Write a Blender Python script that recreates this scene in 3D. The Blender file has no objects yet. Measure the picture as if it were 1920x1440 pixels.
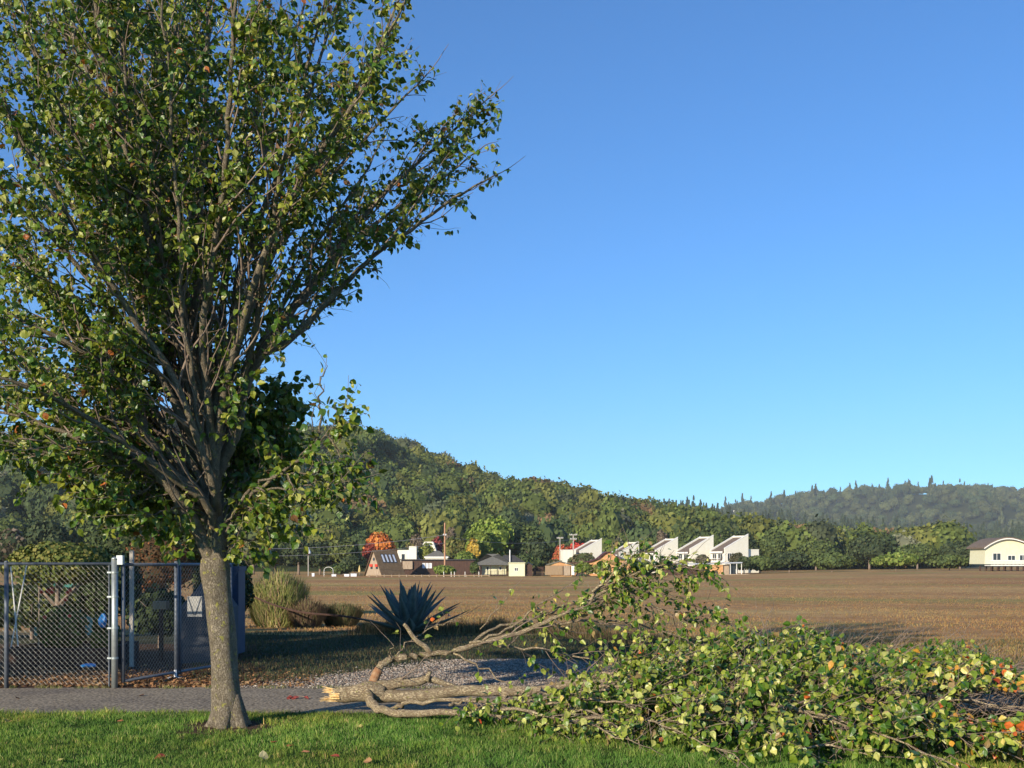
import bpy, math, random
import numpy as np
from mathutils import Vector, Matrix, noise as mnoise

# ------------------------------------------------------------------ camera, sky, sun, exposure
FPX, CX, HY, EYE = 2000.0, 960.0, 1056.0, 1.75      # focal length in photo pixels, centre column, horizon row, eye height
SC = bpy.context.scene
COL = SC.collection
cam_d = bpy.data.cameras.new("camera"); cam = bpy.data.objects.new("camera", cam_d); COL.objects.link(cam)
cam.location = (0, 0, EYE); cam.rotation_euler = (math.radians(90), 0, 0)
cam_d.sensor_width = 36.0; cam_d.lens = 36.0 * FPX / 1920.0
cam_d.shift_y = (HY - 720.0) / 1920.0
cam_d.clip_start = 0.1; cam_d.clip_end = 9000.0
SC.camera = cam

SUN_AZ = math.atan2(-0.56, -0.83)                   # compass direction of the sun, measured from +Y towards +X
SUN_EL = math.radians(18)
world = bpy.data.worlds.new("World"); SC.world = world; world.use_nodes = True
wn = world.node_tree; wn.nodes.clear()
sky = wn.nodes.new("ShaderNodeTexSky"); sky.sky_type = 'NISHITA'; sky.sun_disc = False
sky.sun_elevation = SUN_EL; sky.sun_rotation = SUN_AZ
sky.air_density = 1.0; sky.dust_density = 0.0; sky.ozone_density = 9.0; sky.altitude = 0
bg = wn.nodes.new("ShaderNodeBackground"); bg.inputs[1].default_value = 0.15
wo = wn.nodes.new("ShaderNodeOutputWorld")
tint = wn.nodes.new("ShaderNodeMix"); tint.data_type = 'RGBA'; tint.blend_type = 'MULTIPLY'; tint.inputs[0].default_value = 1.0; tint.inputs[7].default_value = (0.93, 1.03, 0.985, 1)
wn.links.new(sky.outputs[0], tint.inputs[6]); wn.links.new(tint.outputs[2], bg.inputs[0]); wn.links.new(bg.outputs[0], wo.inputs[0])
sun_d = bpy.data.lights.new("sun", 'SUN'); sun_d.energy = 4.9; sun_d.angle = math.radians(0.53); sun_d.color = (1.0, 0.87, 0.68)
sun = bpy.data.objects.new("sun", sun_d); COL.objects.link(sun)
to_sun = Vector((math.sin(SUN_AZ) * math.cos(SUN_EL), math.cos(SUN_AZ) * math.cos(SUN_EL), math.sin(SUN_EL)))
sun.rotation_euler = (to_sun).to_track_quat('Z', 'Y').to_euler()
SC.view_settings.view_transform = 'Standard'; SC.view_settings.look = 'None'
SC.view_settings.exposure = 0.38; SC.view_settings.gamma = 1.0
SC.cycles.max_bounces = 6; SC.cycles.volume_bounces = 0; SC.cycles.transparent_max_bounces = 8

rnd = random.Random(7)
R = np.random.default_rng(11)

def W(px, py, Y):                                   # photo pixel at distance Y -> world point
    return np.array([(px - CX) / FPX * Y, Y, EYE - (py - HY) / FPX * Y])
def GX(px, Y): return (px - CX) / FPX * Y
def GY(py, z=0.0): return (EYE - z) * FPX / (py - HY)

# ------------------------------------------------------------------ mesh helpers
class MB:
    """collects vertices, faces of any size, a colour per vertex and a material slot per face"""
    def __init__(s): s.V = []; s.F = []; s.C = []; s.M = []; s.n = 0
    def add(s, v, f, c=None, m=0):
        v = np.asarray(v, float).reshape(-1, 3); f = np.asarray(f, np.int64)
        if len(f) == 0: return
        s.V.append(v); s.F.append(f + s.n)
        if c is None: c = (1, 1, 1)
        c = np.asarray(c, float)
        if c.ndim == 1: c = np.tile(c, (len(v), 1))
        s.C.append(c); s.M.append(np.full(len(f), m, np.int32)); s.n += len(v)
    def box(s, x0, x1, y0, y1, z0, z1, c=None, m=0, rot=0.0, org=(0, 0)):
        v = np.array([(x, y, z) for z in (z0, z1) for y in (y0, y1) for x in (x0, x1)], float)
        if rot:
            ca, sa = math.cos(rot), math.sin(rot)
            x = v[:, 0] * ca - v[:, 1] * sa; y = v[:, 0] * sa + v[:, 1] * ca
            v[:, 0] = x; v[:, 1] = y
        v[:, 0] += org[0]; v[:, 1] += org[1]
        s.add(v, [(0, 2, 3, 1), (4, 5, 7, 6), (0, 1, 5, 4), (2, 6, 7, 3), (0, 4, 6, 2), (1, 3, 7, 5)], c, m)
    def tube(s, pts, rad, n=6, c=None, m=0, wob=0.0, cap=True):
        pts = np.asarray(pts, float); k = len(pts)
        rad = np.full(k, rad, float) if np.isscalar(rad) else np.asarray(rad, float)
        t = np.gradient(pts, axis=0); t /= (np.linalg.norm(t, axis=1, keepdims=True) + 1e-9)
        ref = np.array([0.31, 0.17, 0.93]) if abs(t[0][2]) < 0.9 else np.array([0.95, 0.2, 0.1])
        u = np.cross(t, ref); u /= (np.linalg.norm(u, axis=1, keepdims=True) + 1e-9)
        w = np.cross(t, u)
        a = np.arange(n) * 2 * math.pi / n
        ring = (np.cos(a)[None, :, None] * u[:, None, :] + np.sin(a)[None, :, None] * w[:, None, :])
        rr = rad[:, None, None] * np.ones((k, n, 1))
        if wob:
            ph = R.uniform(0, 6.28, 4)
            l = np.arange(k)[:, None, None]
            aa = a[None, :, None]
            rr = rr * (1 + wob * (np.sin(3 * aa + ph[0] + 0.25 * l) * 0.6 + np.sin(5 * aa + ph[1] - 0.4 * l) * 0.5 + np.sin(2 * aa + ph[2] + l * 0.7) * 0.5))
        v = (pts[:, None, :] + ring * rr).reshape(-1, 3)
        i = np.arange(k - 1)[:, None] * n; j = np.arange(n)[None, :]; j2 = (j + 1) % n
        f = np.stack([i + j, i + j2, i + n + j2, i + n + j], -1).reshape(-1, 4)
        s.add(v, f, c, m)
        if cap and n == 4: pass
        if cap:
            base = s.n - k * n
            s.F.append(np.array([[base + q for q in range(n)][::-1]], np.int64)); s.M.append(np.array([m], np.int32))
            s.F.append(np.array([[base + (k - 1) * n + q for q in range(n)]], np.int64)); s.M.append(np.array([m], np.int32))
    def bar(s, a, b, w, c=None, m=0, n=4): s.tube([a, b], w / 2 * (1.414 if n == 4 else 1), n, c, m)
    def build(s, name, mats, parent=None, smooth=False, local=False):
        me = bpy.data.meshes.new(name)
        V = np.concatenate(s.V); C = np.concatenate(s.C)
        sizes = np.concatenate([np.full(len(f), f.shape[1], np.int32) for f in s.F])
        loops = np.concatenate([f.ravel() for f in s.F]).astype(np.int32)
        me.vertices.add(len(V)); me.vertices.foreach_set("co", V.astype(np.float32).ravel())
        me.loops.add(len(loops)); me.loops.foreach_set("vertex_index", loops)
        st = np.zeros(len(sizes), np.int32); st[1:] = np.cumsum(sizes)[:-1]
        me.polygons.add(len(sizes)); me.polygons.foreach_set("loop_start", st)
        me.polygons.foreach_set("material_index", np.concatenate(s.M))
        me.polygons.foreach_set("use_smooth", np.full(len(sizes), bool(smooth)))
        me.update(calc_edges=True)
        at = me.color_attributes.new("col", 'FLOAT_COLOR', 'POINT')
        at.data.foreach_set("color", np.concatenate([C, np.ones((len(C), 1))], 1).astype(np.float32).ravel())
        for mt in (mats if isinstance(mats, (list, tuple)) else [mats]): me.materials.append(mt)
        o = bpy.data.objects.new(name, me); COL.objects.link(o)
        if parent is not None:
            o.parent = parent
            if not local:
                pl = Vector(parent.location); pp = parent.parent
                while pp is not None: pl += Vector(pp.location); pp = pp.parent
                me.transform(Matrix.Translation(-pl))
        return o

def tag(o, label=None, cat=None, group=None, kind=None):
    if label: o["label"] = label
    if cat: o["category"] = cat
    if group: o["group"] = group
    if kind: o["kind"] = kind
    return o
def thing(name, loc, label, cat, group=None):
    o = bpy.data.objects.new(name, None); COL.objects.link(o); o.location = loc; o.empty_display_size = 0.2
    return tag(o, label, cat, group)
def copy_thing(o, loc=None, rotz=None, scale=None):
    c = o.copy(); COL.objects.link(c)
    if loc is not None: c.location = loc
    if rotz is not None: c.rotation_euler = (0, 0, rotz)
    if scale is not None: c.scale = scale if hasattr(scale, '__len__') else (scale,) * 3
    for ch in list(o.children):
        d = ch.copy(); COL.objects.link(d); d.parent = c
        for g in list(ch.children):
            e = g.copy(); COL.objects.link(e); e.parent = d
    return c

# ------------------------------------------------------------------ materials
def mat(name, a, b=None, scale=3.0, detail=4.0, rough=0.8, bump=0.0, bscale=None, use_col=False, spec=0.3, metal=0.0,
        stretch=(1, 1, 1), trans=0.0, c3=None, s3=0.6, t3=0.6, rmix=(0.35, 0.65)):
    m = bpy.data.materials.new(name); m.use_nodes = True; nt = m.node_tree; N = nt.nodes; L = nt.links
    p = N["Principled BSDF"]; out = N["Material Output"]
    p.inputs["Roughness"].default_value = rough; p.inputs["Specular IOR Level"].default_value = spec; p.inputs["Metallic"].default_value = metal
    tc = N.new("ShaderNodeTexCoord"); mp = N.new("ShaderNodeMapping"); mp.inputs["Scale"].default_value = stretch
    L.new(tc.outputs["Object"], mp.inputs[0])
    col = None
    if b is not None:
        nz = N.new("ShaderNodeTexNoise"); nz.inputs["Scale"].default_value = scale; nz.inputs["Detail"].default_value = detail; nz.inputs["Roughness"].default_value = 0.65
        L.new(mp.outputs[0], nz.inputs[0])
        cr = N.new("ShaderNodeValToRGB"); cr.color_ramp.elements[0].position = rmix[0]; cr.color_ramp.elements[1].position = rmix[1]
        cr.color_ramp.elements[0].color = (*a, 1); cr.color_ramp.elements[1].color = (*b, 1)
        L.new(nz.outputs[0], cr.inputs[0]); col = cr.outputs[0]
        if c3 is not None:
            n3 = N.new("ShaderNodeTexNoise"); n3.inputs["Scale"].default_value = s3; n3.inputs["Detail"].default_value = 5
            L.new(mp.outputs[0], n3.inputs[0])
            r3 = N.new("ShaderNodeValToRGB"); r3.color_ramp.elements[0].position = t3 - 0.08; r3.color_ramp.elements[1].position = t3 + 0.08
            L.new(n3.outputs[0], r3.inputs[0])
            mx3 = N.new("ShaderNodeMix"); mx3.data_type = 'RGBA'
            L.new(r3.outputs[0], mx3.inputs[0]); L.new(col, mx3.inputs[6]); mx3.inputs[7].default_value = (*c3, 1); col = mx3.outputs[2]
    if use_col:
        at = N.new("ShaderNodeAttribute"); at.attribute_name = "col"
        if col is None: col = at.outputs[0]
        else:
            mx = N.new("ShaderNodeMix"); mx.data_type = 'RGBA'; mx.blend_type = 'MULTIPLY'; mx.inputs[0].default_value = 1
            L.new(col, mx.inputs[6]); L.new(at.outputs[0], mx.inputs[7]); col = mx.outputs[2]
    if col is None: p.inputs["Base Color"].default_value = (*a, 1)
    else: L.new(col, p.inputs["Base Color"])
    if bump:
        nb = N.new("ShaderNodeTexNoise"); nb.inputs["Scale"].default_value = bscale or scale * 3; nb.inputs["Detail"].default_value = 5
        L.new(mp.outputs[0], nb.inputs[0]); bp = N.new("ShaderNodeBump"); bp.inputs["Strength"].default_value = 1.0; bp.inputs["Distance"].default_value = bump
        L.new(nb.outputs[0], bp.inputs["Height"]); L.new(bp.outputs[0], p.inputs["Normal"])
    if trans:
        tr = N.new("ShaderNodeBsdfTranslucent"); ms = N.new("ShaderNodeMixShader"); ms.inputs[0].default_value = trans
        if col is None: tr.inputs[0].default_value = (*a, 1)
        else:
            g = N.new("ShaderNodeMix"); g.data_type = 'RGBA'; g.blend_type = 'MULTIPLY'; g.inputs[0].default_value = 1
            L.new(col, g.inputs[6]); g.inputs[7].default_value = (1.5, 1.6, 0.6, 1); L.new(g.outputs[2], tr.inputs[0])
        L.new(p.outputs[0], ms.inputs[1]); L.new(tr.outputs[0], ms.inputs[2]); L.new(ms.outputs[0], out.inputs[0])
    return m

def bark_mat(name, base, dark, lichen, lich_t=0.62, crack=0.012, sc=1.0, st=(1, 1, 0.32)):
    m = bpy.data.materials.new(name); m.use_nodes = True; nt = m.node_tree; N = nt.nodes; L = nt.links
    p = N["Principled BSDF"]; p.inputs["Roughness"].default_value = 0.9; p.inputs["Specular IOR Level"].default_value = 0.15
    tc = N.new("ShaderNodeTexCoord"); mp = N.new("ShaderNodeMapping"); mp.inputs["Scale"].default_value = (sc * st[0], sc * st[1], sc * st[2])
    L.new(tc.outputs["Object"], mp.inputs[0])
    vo = N.new("ShaderNodeTexVoronoi"); vo.feature = 'DISTANCE_TO_EDGE'; vo.inputs["Scale"].default_value = 42
    wrp = N.new("ShaderNodeTexNoise"); wrp.inputs["Scale"].default_value = 14; wrp.inputs["Detail"].default_value = 4
    L.new(mp.outputs[0], wrp.inputs[0])
    ad = N.new("ShaderNodeMix"); ad.data_type = 'RGBA'; ad.blend_type = 'LINEAR_LIGHT'; ad.inputs[0].default_value = 0.08
    L.new(mp.outputs[0], ad.inputs[6]); L.new(wrp.outputs["Color"], ad.inputs[7]); L.new(ad.outputs[2], vo.inputs["Vector"])
    r1 = N.new("ShaderNodeValToRGB"); r1.color_ramp.elements[0].position = 0.0; r1.color_ramp.elements[1].position = 0.14
    L.new(vo.outputs[0], r1.inputs[0])
    n1 = N.new("ShaderNodeTexNoise"); n1.inputs["Scale"].default_value = 9; n1.inputs["Detail"].default_value = 6; L.new(tc.outputs["Object"], n1.inputs[0])
    c1 = N.new("ShaderNodeValToRGB"); c1.color_ramp.elements[0].position = 0.3; c1.color_ramp.elements[1].position = 0.7
    c1.color_ramp.elements[0].color = (*[x * 0.72 for x in base], 1); c1.color_ramp.elements[1].color = (*[min(1, x * 1.25) for x in base], 1)
    L.new(n1.outputs[0], c1.inputs[0])
    mx = N.new("ShaderNodeMix"); mx.data_type = 'RGBA'; L.new(r1.outputs[0], mx.inputs[0]); mx.inputs[6].default_value = (*dark, 1); L.new(c1.outputs[0], mx.inputs[7])
    n2 = N.new("ShaderNodeTexNoise"); n2.inputs["Scale"].default_value = 16; n2.inputs["Detail"].default_value = 8; n2.inputs["Roughness"].default_value = 0.7; L.new(tc.outputs["Object"], n2.inputs[0])
    r2 = N.new("ShaderNodeValToRGB"); r2.color_ramp.elements[0].position = lich_t - 0.03; r2.color_ramp.elements[1].position = lich_t + 0.05; L.new(n2.outputs[0], r2.inputs[0])
    m2 = N.new("ShaderNodeMix"); m2.data_type = 'RGBA'; L.new(r2.outputs[0], m2.inputs[0]); L.new(mx.outputs[2], m2.inputs[6]); m2.inputs[7].default_value = (*lichen, 1)
    L.new(m2.outputs[2], p.inputs["Base Color"])
    bp = N.new("ShaderNodeBump"); bp.inputs["Distance"].default_value = crack; bp.inputs["Strength"].default_value = 0.9
    sm = N.new("ShaderNodeMath"); sm.operation = 'ADD'; L.new(r1.outputs[0], sm.inputs[0]); L.new(n2.outputs[0], sm.inputs[1])
    L.new(sm.outputs[0], bp.inputs["Height"]); L.new(bp.outputs[0], p.inputs["Normal"])
    return m

M = {}
M['bark'] = bark_mat('tree_bark', (0.25, 0.21, 0.15), (0.13, 0.105, 0.07), (0.33, 0.31, 0.08), 0.60, 0.008, 1.7)
M['limb'] = bark_mat('limb_bark', (0.22, 0.18, 0.125), (0.16, 0.13, 0.09), (0.22, 0.21, 0.09), 0.62, 0.003)
M['limb_down'] = bark_mat('fallen_limb_bark', (0.40, 0.325, 0.205), (0.24, 0.165, 0.105), (0.36, 0.35, 0.11), 0.62, 0.009, 1.2, (0.35, 1, 1))
M['twig'] = mat('twig_bark', (0.17, 0.12, 0.09), (0.27, 0.21, 0.16), 12, rough=0.8)
M['leaf'] = mat('glossy_leaf', (0.78, 0.84, 0.72), (1.18, 1.12, 1.0), 22, rough=0.36, spec=0.45, trans=0.16, use_col=True, bump=0.004, bscale=45)
M['torn'] = mat('torn_wood', (0.66, 0.38, 0.12), (0.86, 0.64, 0.32), 25, rough=0.8, stretch=(1, 1, 1), bump=0.01)
M['rust_wood'] = mat('rotten_wood', (0.26, 0.12, 0.055), (0.36, 0.23, 0.13), 20, rough=0.9, bump=0.006)
M['far_leaf'] = mat('crown_foliage', (1, 1, 1), use_col=True, rough=0.75, spec=0.2, trans=0.08)
M['wood_grey'] = mat('weathered_wood', (0.30, 0.22, 0.15), (0.45, 0.36, 0.26), 2.0, rough=0.85, stretch=(3, 3, 0.4))
M['wood_dark'] = mat('dark_brown_wood', (0.045, 0.025, 0.018), (0.10, 0.055, 0.038), 2.0, rough=0.8, stretch=(4, 4, 0.3))
M['wood_fence'] = mat('board_wood', (0.24, 0.16, 0.09), (0.36, 0.26, 0.16), 3.0, rough=0.8, stretch=(5, 5, 0.3))
M['wood_orange'] = mat('orange_cedar', (0.50, 0.24, 0.09), (0.66, 0.38, 0.18), 1.5, rough=0.75)
M['roof_brown'] = mat('brown_shingle', (0.13, 0.085, 0.045), (0.18, 0.125, 0.07), 2.0, rough=0.9, bump=0.03)
M['roof_grey'] = mat('grey_shingle', (0.13, 0.12, 0.10), (0.20, 0.19, 0.155), 3.0, rough=0.9, bump=0.03, stretch=(1, 1, 4))
M['roof_dark'] = mat('dark_shingle', (0.035, 0.035, 0.04), (0.06, 0.06, 0.065), 3.0, rough=0.9)
M['roof_tan'] = mat('taupe_shingle', (0.15, 0.11, 0.08), (0.21, 0.16, 0.12), 2.0, rough=0.9)
M['metal_roof'] = mat('pale_metal_roof', (0.32, 0.35, 0.42), (0.42, 0.45, 0.50), 1.0, rough=0.45, spec=0.5)
M['white_wall'] = mat('cream_stucco', (0.76, 0.73, 0.60), (0.82, 0.79, 0.67), 0.8, rough=0.9)
M['white_trim'] = mat('white_paint', (0.78, 0.76, 0.70), (0.84, 0.82, 0.76), 1.5, rough=0.7)
M['yellow_wall'] = mat('pale_yellow_paint', (0.66, 0.64, 0.42), (0.72, 0.70, 0.49), 1.5, rough=0.8)
M['glass'] = mat('window_glass', (0.03, 0.04, 0.05), rough=0.1, spec=0.6)
M['glass_pale'] = mat('curtained_glass', (0.55, 0.60, 0.68), rough=0.3)
M['galv'] = mat('galvanised_steel', (0.36, 0.40, 0.40), (0.46, 0.50, 0.49), 20, rough=0.42, metal=0.6, spec=0.5)
M['galv_dark'] = mat('dull_steel', (0.11, 0.13, 0.16), (0.17, 0.19, 0.22), 20, rough=0.55, metal=0.3)
M['wire'] = mat('galvanised_wire', (0.27, 0.265, 0.24), rough=0.5, metal=0.3, spec=0.4)
M['blue'] = mat('blue_plastic', (0.018, 0.038, 0.08), (0.028, 0.055, 0.11), 3, rough=0.55)
M['blue_tarp'] = mat('blue_tarp', (0.02, 0.20, 0.55), (0.03, 0.30, 0.65), 9, rough=0.5)
M['white'] = mat('white_plastic', (0.75, 0.76, 0.78), rough=0.5)
M['grey_cloth'] = mat('grey_canvas', (0.07, 0.075, 0.085), (0.10, 0.105, 0.115), 4, rough=0.9)
M['teal'] = mat('teal_paint', (0.06, 0.26, 0.22), (0.09, 0.34, 0.28), 3, rough=0.7)
M['agave'] = mat('agave_skin', (0.085, 0.12, 0.10), (0.155, 0.195, 0.165), 4, rough=0.55, stretch=(1, 1, 1))
M['red'] = mat('red_paint', (0.65, 0.06, 0.03), rough=0.6)
M['col'] = mat('plant_blades', (1, 1, 1), use_col=True, rough=0.75, spec=0.2, trans=0.15)
M['pole'] = mat('utility_pole_wood', (0.42, 0.22, 0.12), (0.52, 0.30, 0.18), 4, rough=0.85, stretch=(3, 3, 0.4))
M['pole_pale'] = mat('bleached_pole_wood', (0.42, 0.38, 0.32), (0.52, 0.48, 0.42), 4, rough=0.85)
M['cable'] = mat('power_cable', (0.30, 0.30, 0.32), rough=0.6)
M['stone'] = mat('gravel_stone', (1, 1, 1), use_col=True, rough=0.9)
M['concrete'] = mat('concrete', (0.30, 0.29, 0.26), (0.38, 0.37, 0.33), 5, rough=0.9)

def ground_mat(name, stops, scale, fine_scale, fine_amt=0.5, stretch=(1, 1, 1), bump=0.02, rough=0.95, patch=None, ps=0.3, pt=0.55):
    m = bpy.data.materials.new(name); m.use_nodes = True; nt = m.node_tree; N = nt.nodes; L = nt.links
    p = N["Principled BSDF"]; p.inputs["Roughness"].default_value = rough; p.inputs["Specular IOR Level"].default_value = 0.1
    tc = N.new("ShaderNodeTexCoord"); mp = N.new("ShaderNodeMapping"); mp.inputs["Scale"].default_value = stretch; L.new(tc.outputs["Object"], mp.inputs[0])
    n1 = N.new("ShaderNodeTexNoise"); n1.inputs["Scale"].default_value = scale; n1.inputs["Detail"].default_value = 8; n1.inputs["Roughness"].default_value = 0.7; L.new(mp.outputs[0], n1.inputs[0])
    cr = N.new("ShaderNodeValToRGB"); e = cr.color_ramp.elements
    e[0].position = stops[0][0]; e[0].color = (*stops[0][1], 1); e[1].position = stops[-1][0]; e[1].color = (*stops[-1][1], 1)
    for q, c in stops[1:-1]: k = e.new(q); k.color = (*c, 1)
    L.new(n1.outputs[0], cr.inputs[0]); col = cr.outputs[0]
    if patch:
        n3 = N.new("ShaderNodeTexNoise"); n3.inputs["Scale"].default_value = ps; n3.inputs["Detail"].default_value = 6; L.new(mp.outputs[0], n3.inputs[0])
        r3 = N.new("ShaderNodeValToRGB"); r3.color_ramp.elements[0].position = pt - 0.06; r3.color_ramp.elements[1].position = pt + 0.06; L.new(n3.outputs[0], r3.inputs[0])
        m3 = N.new("ShaderNodeMix"); m3.data_type = 'RGBA'; L.new(r3.outputs[0], m3.inputs[0]); L.new(col, m3.inputs[6]); m3.inputs[7].default_value = (*patch, 1); col = m3.outputs[2]
    n2 = N.new("ShaderNodeTexNoise"); n2.inputs["Scale"].default_value = fine_scale; n2.inputs["Detail"].default_value = 3; L.new(tc.outputs["Object"], n2.inputs[0])
    r2 = N.new("ShaderNodeMapRange"); r2.inputs[1].default_value = 0.3; r2.inputs[2].default_value = 0.7; r2.inputs[3].default_value = 1 - fine_amt; r2.inputs[4].default_value = 1 + fine_amt * 0.6
    L.new(n2.outputs[0], r2.inputs[0])
    mx = N.new("ShaderNodeMix"); mx.data_type = 'RGBA'; mx.blend_type = 'MULTIPLY'; mx.inputs[0].default_value = 1; L.new(col, mx.inputs[6]); L.new(r2.outputs[0], mx.inputs[7])
    L.new(mx.outputs[2], p.inputs["Base Color"])
    bp = N.new("ShaderNodeBump"); bp.inputs["Distance"].default_value = bump; L.new(n2.outputs[0], bp.inputs["Height"]); L.new(bp.outputs[0], p.inputs["Normal"])
    return m
M['field'] = ground_mat('dry_marsh', [(0.32, (0.36, 0.18, 0.072)), (0.5, (0.46, 0.26, 0.10)), (0.68, (0.57, 0.395, 0.15))], 0.05, 1.6, 0.35, (0.45, 1.0, 1), 0.10,
                        patch=(0.33, 0.26, 0.078), ps=0.07, pt=0.57)
M['lawn'] = ground_mat('lawn_turf', [(0.3, (0.035, 0.07, 0.012)), (0.7, (0.07, 0.12, 0.02))], 1.2, 60, 0.5)
M['path'] = ground_mat('grey_path', [(0.3, (0.28, 0.23, 0.165)), (0.7, (0.36, 0.30, 0.215))], 1.5, 28, 0.8, bump=0.01, patch=(0.22, 0.185, 0.145), ps=0.5, pt=0.6)
M['dirt'] = ground_mat('mulch', [(0.3, (0.05, 0.03, 0.02)), (0.5, (0.10, 0.06, 0.035)), (0.7, (0.17, 0.11, 0.065))], 5, 40, 0.6, bump=0.03)
M['gravel'] = ground_mat('gravel_bed', [(0.3, (0.14, 0.115, 0.09)), (0.7, (0.27, 0.23, 0.185))], 3, 55, 0.7, bump=0.02)
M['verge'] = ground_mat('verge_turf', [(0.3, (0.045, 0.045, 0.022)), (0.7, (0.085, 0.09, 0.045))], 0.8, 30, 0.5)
M['hill'] = ground_mat('hill_soil', [(0.3, (0.030, 0.045, 0.014)), (0.7, (0.07, 0.075, 0.03))], 0.02, 0.3, 0.4)

# ------------------------------------------------------------------ ground sheets
def smooth01(t): t = np.clip(t, 0, 1); return t * t * (3 - 2 * t)
def bank_edge(x, y):                                # distance at which the bank down to the marsh starts
    u = x / np.maximum(y, 1.0)
    return 27.0 - 8.5 * np.clip((u - 0.02) / 0.22, 0, 1)
def gz(x, y):
    x = np.asarray(x, float); y = np.asarray(y, float)
    s = np.clip((y - bank_edge(x, y)) / 60.0, 0, 1); s = np.sin(s * math.pi / 2)
    rise = smooth01((x / np.maximum(y, 1.0) - 0.12) / 0.30) * smooth01((y - 90) / 110.0)
    return -1.0 * s + 0.95 * rise
def gzf(x, y): return float(gz(np.array([x]), np.array([y]))[0])
def sheet(name, xs, ys, dz, m, label=None):
    X, Yg = np.meshgrid(xs, ys); Z = gz(X, Yg) + dz
    v = np.stack([X, Yg, Z], -1).reshape(-1, 3); nx = len(xs); ny = len(ys)
    i = np.arange(ny - 1)[:, None] * nx + np.arange(nx - 1)[None, :]
    f = np.stack([i, i + 1, i + nx + 1, i + nx], -1).reshape(-1, 4)
    b = MB(); b.add(v, f); return b.build(name, m, smooth=True)
xs = np.concatenate([-np.geomspace(3000, 60, 14), np.linspace(-55, 55, 90), np.geomspace(60, 3000, 14)])
ys = np.concatenate([[-200, -60, -20, 0, 5, 10, 15], np.linspace(16, 44, 70), np.geomspace(46, 4200, 30)])
tag(sheet("ground", xs, ys, 0.0, M['field']), kind='structure')

def poly_sheet(name, outline, z, m):
    b = MB(); v = [(x, y, z) for x, y in outline]; b.add(v, [list(range(len(v)))]); return b.build(name, m)
def wavy(pts, amp, step=0.35, seed=0):
    out = []; r = random.Random(seed)
    for k in range(len(pts)):
        a = pts[k]; c = pts[(k + 1) % len(pts)]; d = math.hypot(c[0] - a[0], c[1] - a[1]); n = max(1, int(d / step))
        if n > 260: n = 1
        for i in range(n):
            t = i / n; w = amp * (r.random() - 0.5) * 2
            nx, ny = -(c[1] - a[1]) / d, (c[0] - a[0]) / d
            out.append((a[0] + (c[0] - a[0]) * t + nx * w, a[1] + (c[1] - a[1]) * t + ny * w))
    return out
tag(poly_sheet("lawn", [(-60, -25), (60, -25)] + [(60 - i * 0.4, 12.3 + 0.05 * math.sin(i * 0.7) + R.uniform(-0.05, 0.05)) for i in range(301)], 0.010, M['lawn']), kind='structure')
tag(poly_sheet("path", [(-60, 12.22), (60, 12.22)] + [(60 - i * 0.4, 14.95 + 0.05 * math.sin(i * 1.3) + R.uniform(-0.04, 0.04)) for i in range(301)], 0.006, M['path']), kind='structure')
tag(poly_sheet("verge", [(-60, 14.8), (40, 14.8), (40, 17.8), (7, 18.3), (4, 20), (1, 26), (-25, 26), (-60, 24)], 0.003, M['verge']), kind='structure')
tag(poly_sheet("garden_soil", wavy([(-40, 14.85), (-2.9, 14.85), (-3.6, 16.2), (-4.6, 19), (-5.4, 23.0), (-40, 23.0)], 0.10, seed=2), 0.0045, M['dirt']), kind='structure')
tag(poly_sheet("gravel", wavy([(-3.9, 14.9), (7, 14.9), (6.5, 15.6), (3.0, 16.5), (1.8, 18.2), (0.6, 19.6), (-0.6, 19.4), (-1.4, 17.8), (-3.2, 16.4)], 0.16, seed=3), 0.0075, M['gravel']), kind='structure')

# ------------------------------------------------------------------ blades of grass, stones (stuff)
def blades(name, P, h, w, cols, m, lean=0.5, parent=None, curve=True):
    n = len(P); az = R.uniform(0, 6.283, n); la = R.uniform(0, 6.283, n)
    h = np.asarray(h) * R.uniform(0.6, 1.25, n); w = np.full(n, w) * R.uniform(0.7, 1.3, n)
    side = np.stack([np.cos(az), np.sin(az), np.zeros(n)], 1) * w[:, None] * 0.5
    ln = np.stack([np.cos(la), np.sin(la), np.zeros(n)], 1) * (R.uniform(0, lean, n) * h)[:, None]
    up = np.array([0, 0, 1.0])[None] * h[:, None]
    v = np.stack([P - side, P + side, P + side * 0.7 + up * 0.55 + ln * 0.35, P - side * 0.7 + up * 0.55 + ln * 0.35, P + up * 0.95 + ln], 1).reshape(-1, 3)
    i = np.arange(n)[:, None] * 5
    q = i + np.array([[0, 1, 2, 3]]); t = i + np.array([[3, 2, 4]])
    b = MB(); b.add(v, q, np.repeat(cols, 5, 0)); b.F.append(t); b.M.append(np.zeros(n, np.int32))
    return b.build(name, m, parent)
def cmix(n, pal, wts=None, jit=0.18):
    pal = np.array(pal, float); k = R.choice(len(pal), n, p=wts)
    return np.clip(pal[k] * R.uniform(1 - jit, 1 + jit, (n, 1)), 0, 1)
def noise2(x, y, s, seed=0.0):
    return np.array([mnoise.noise((a * s + seed, b * s - seed, seed)) for a, b in zip(x, y)])

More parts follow.
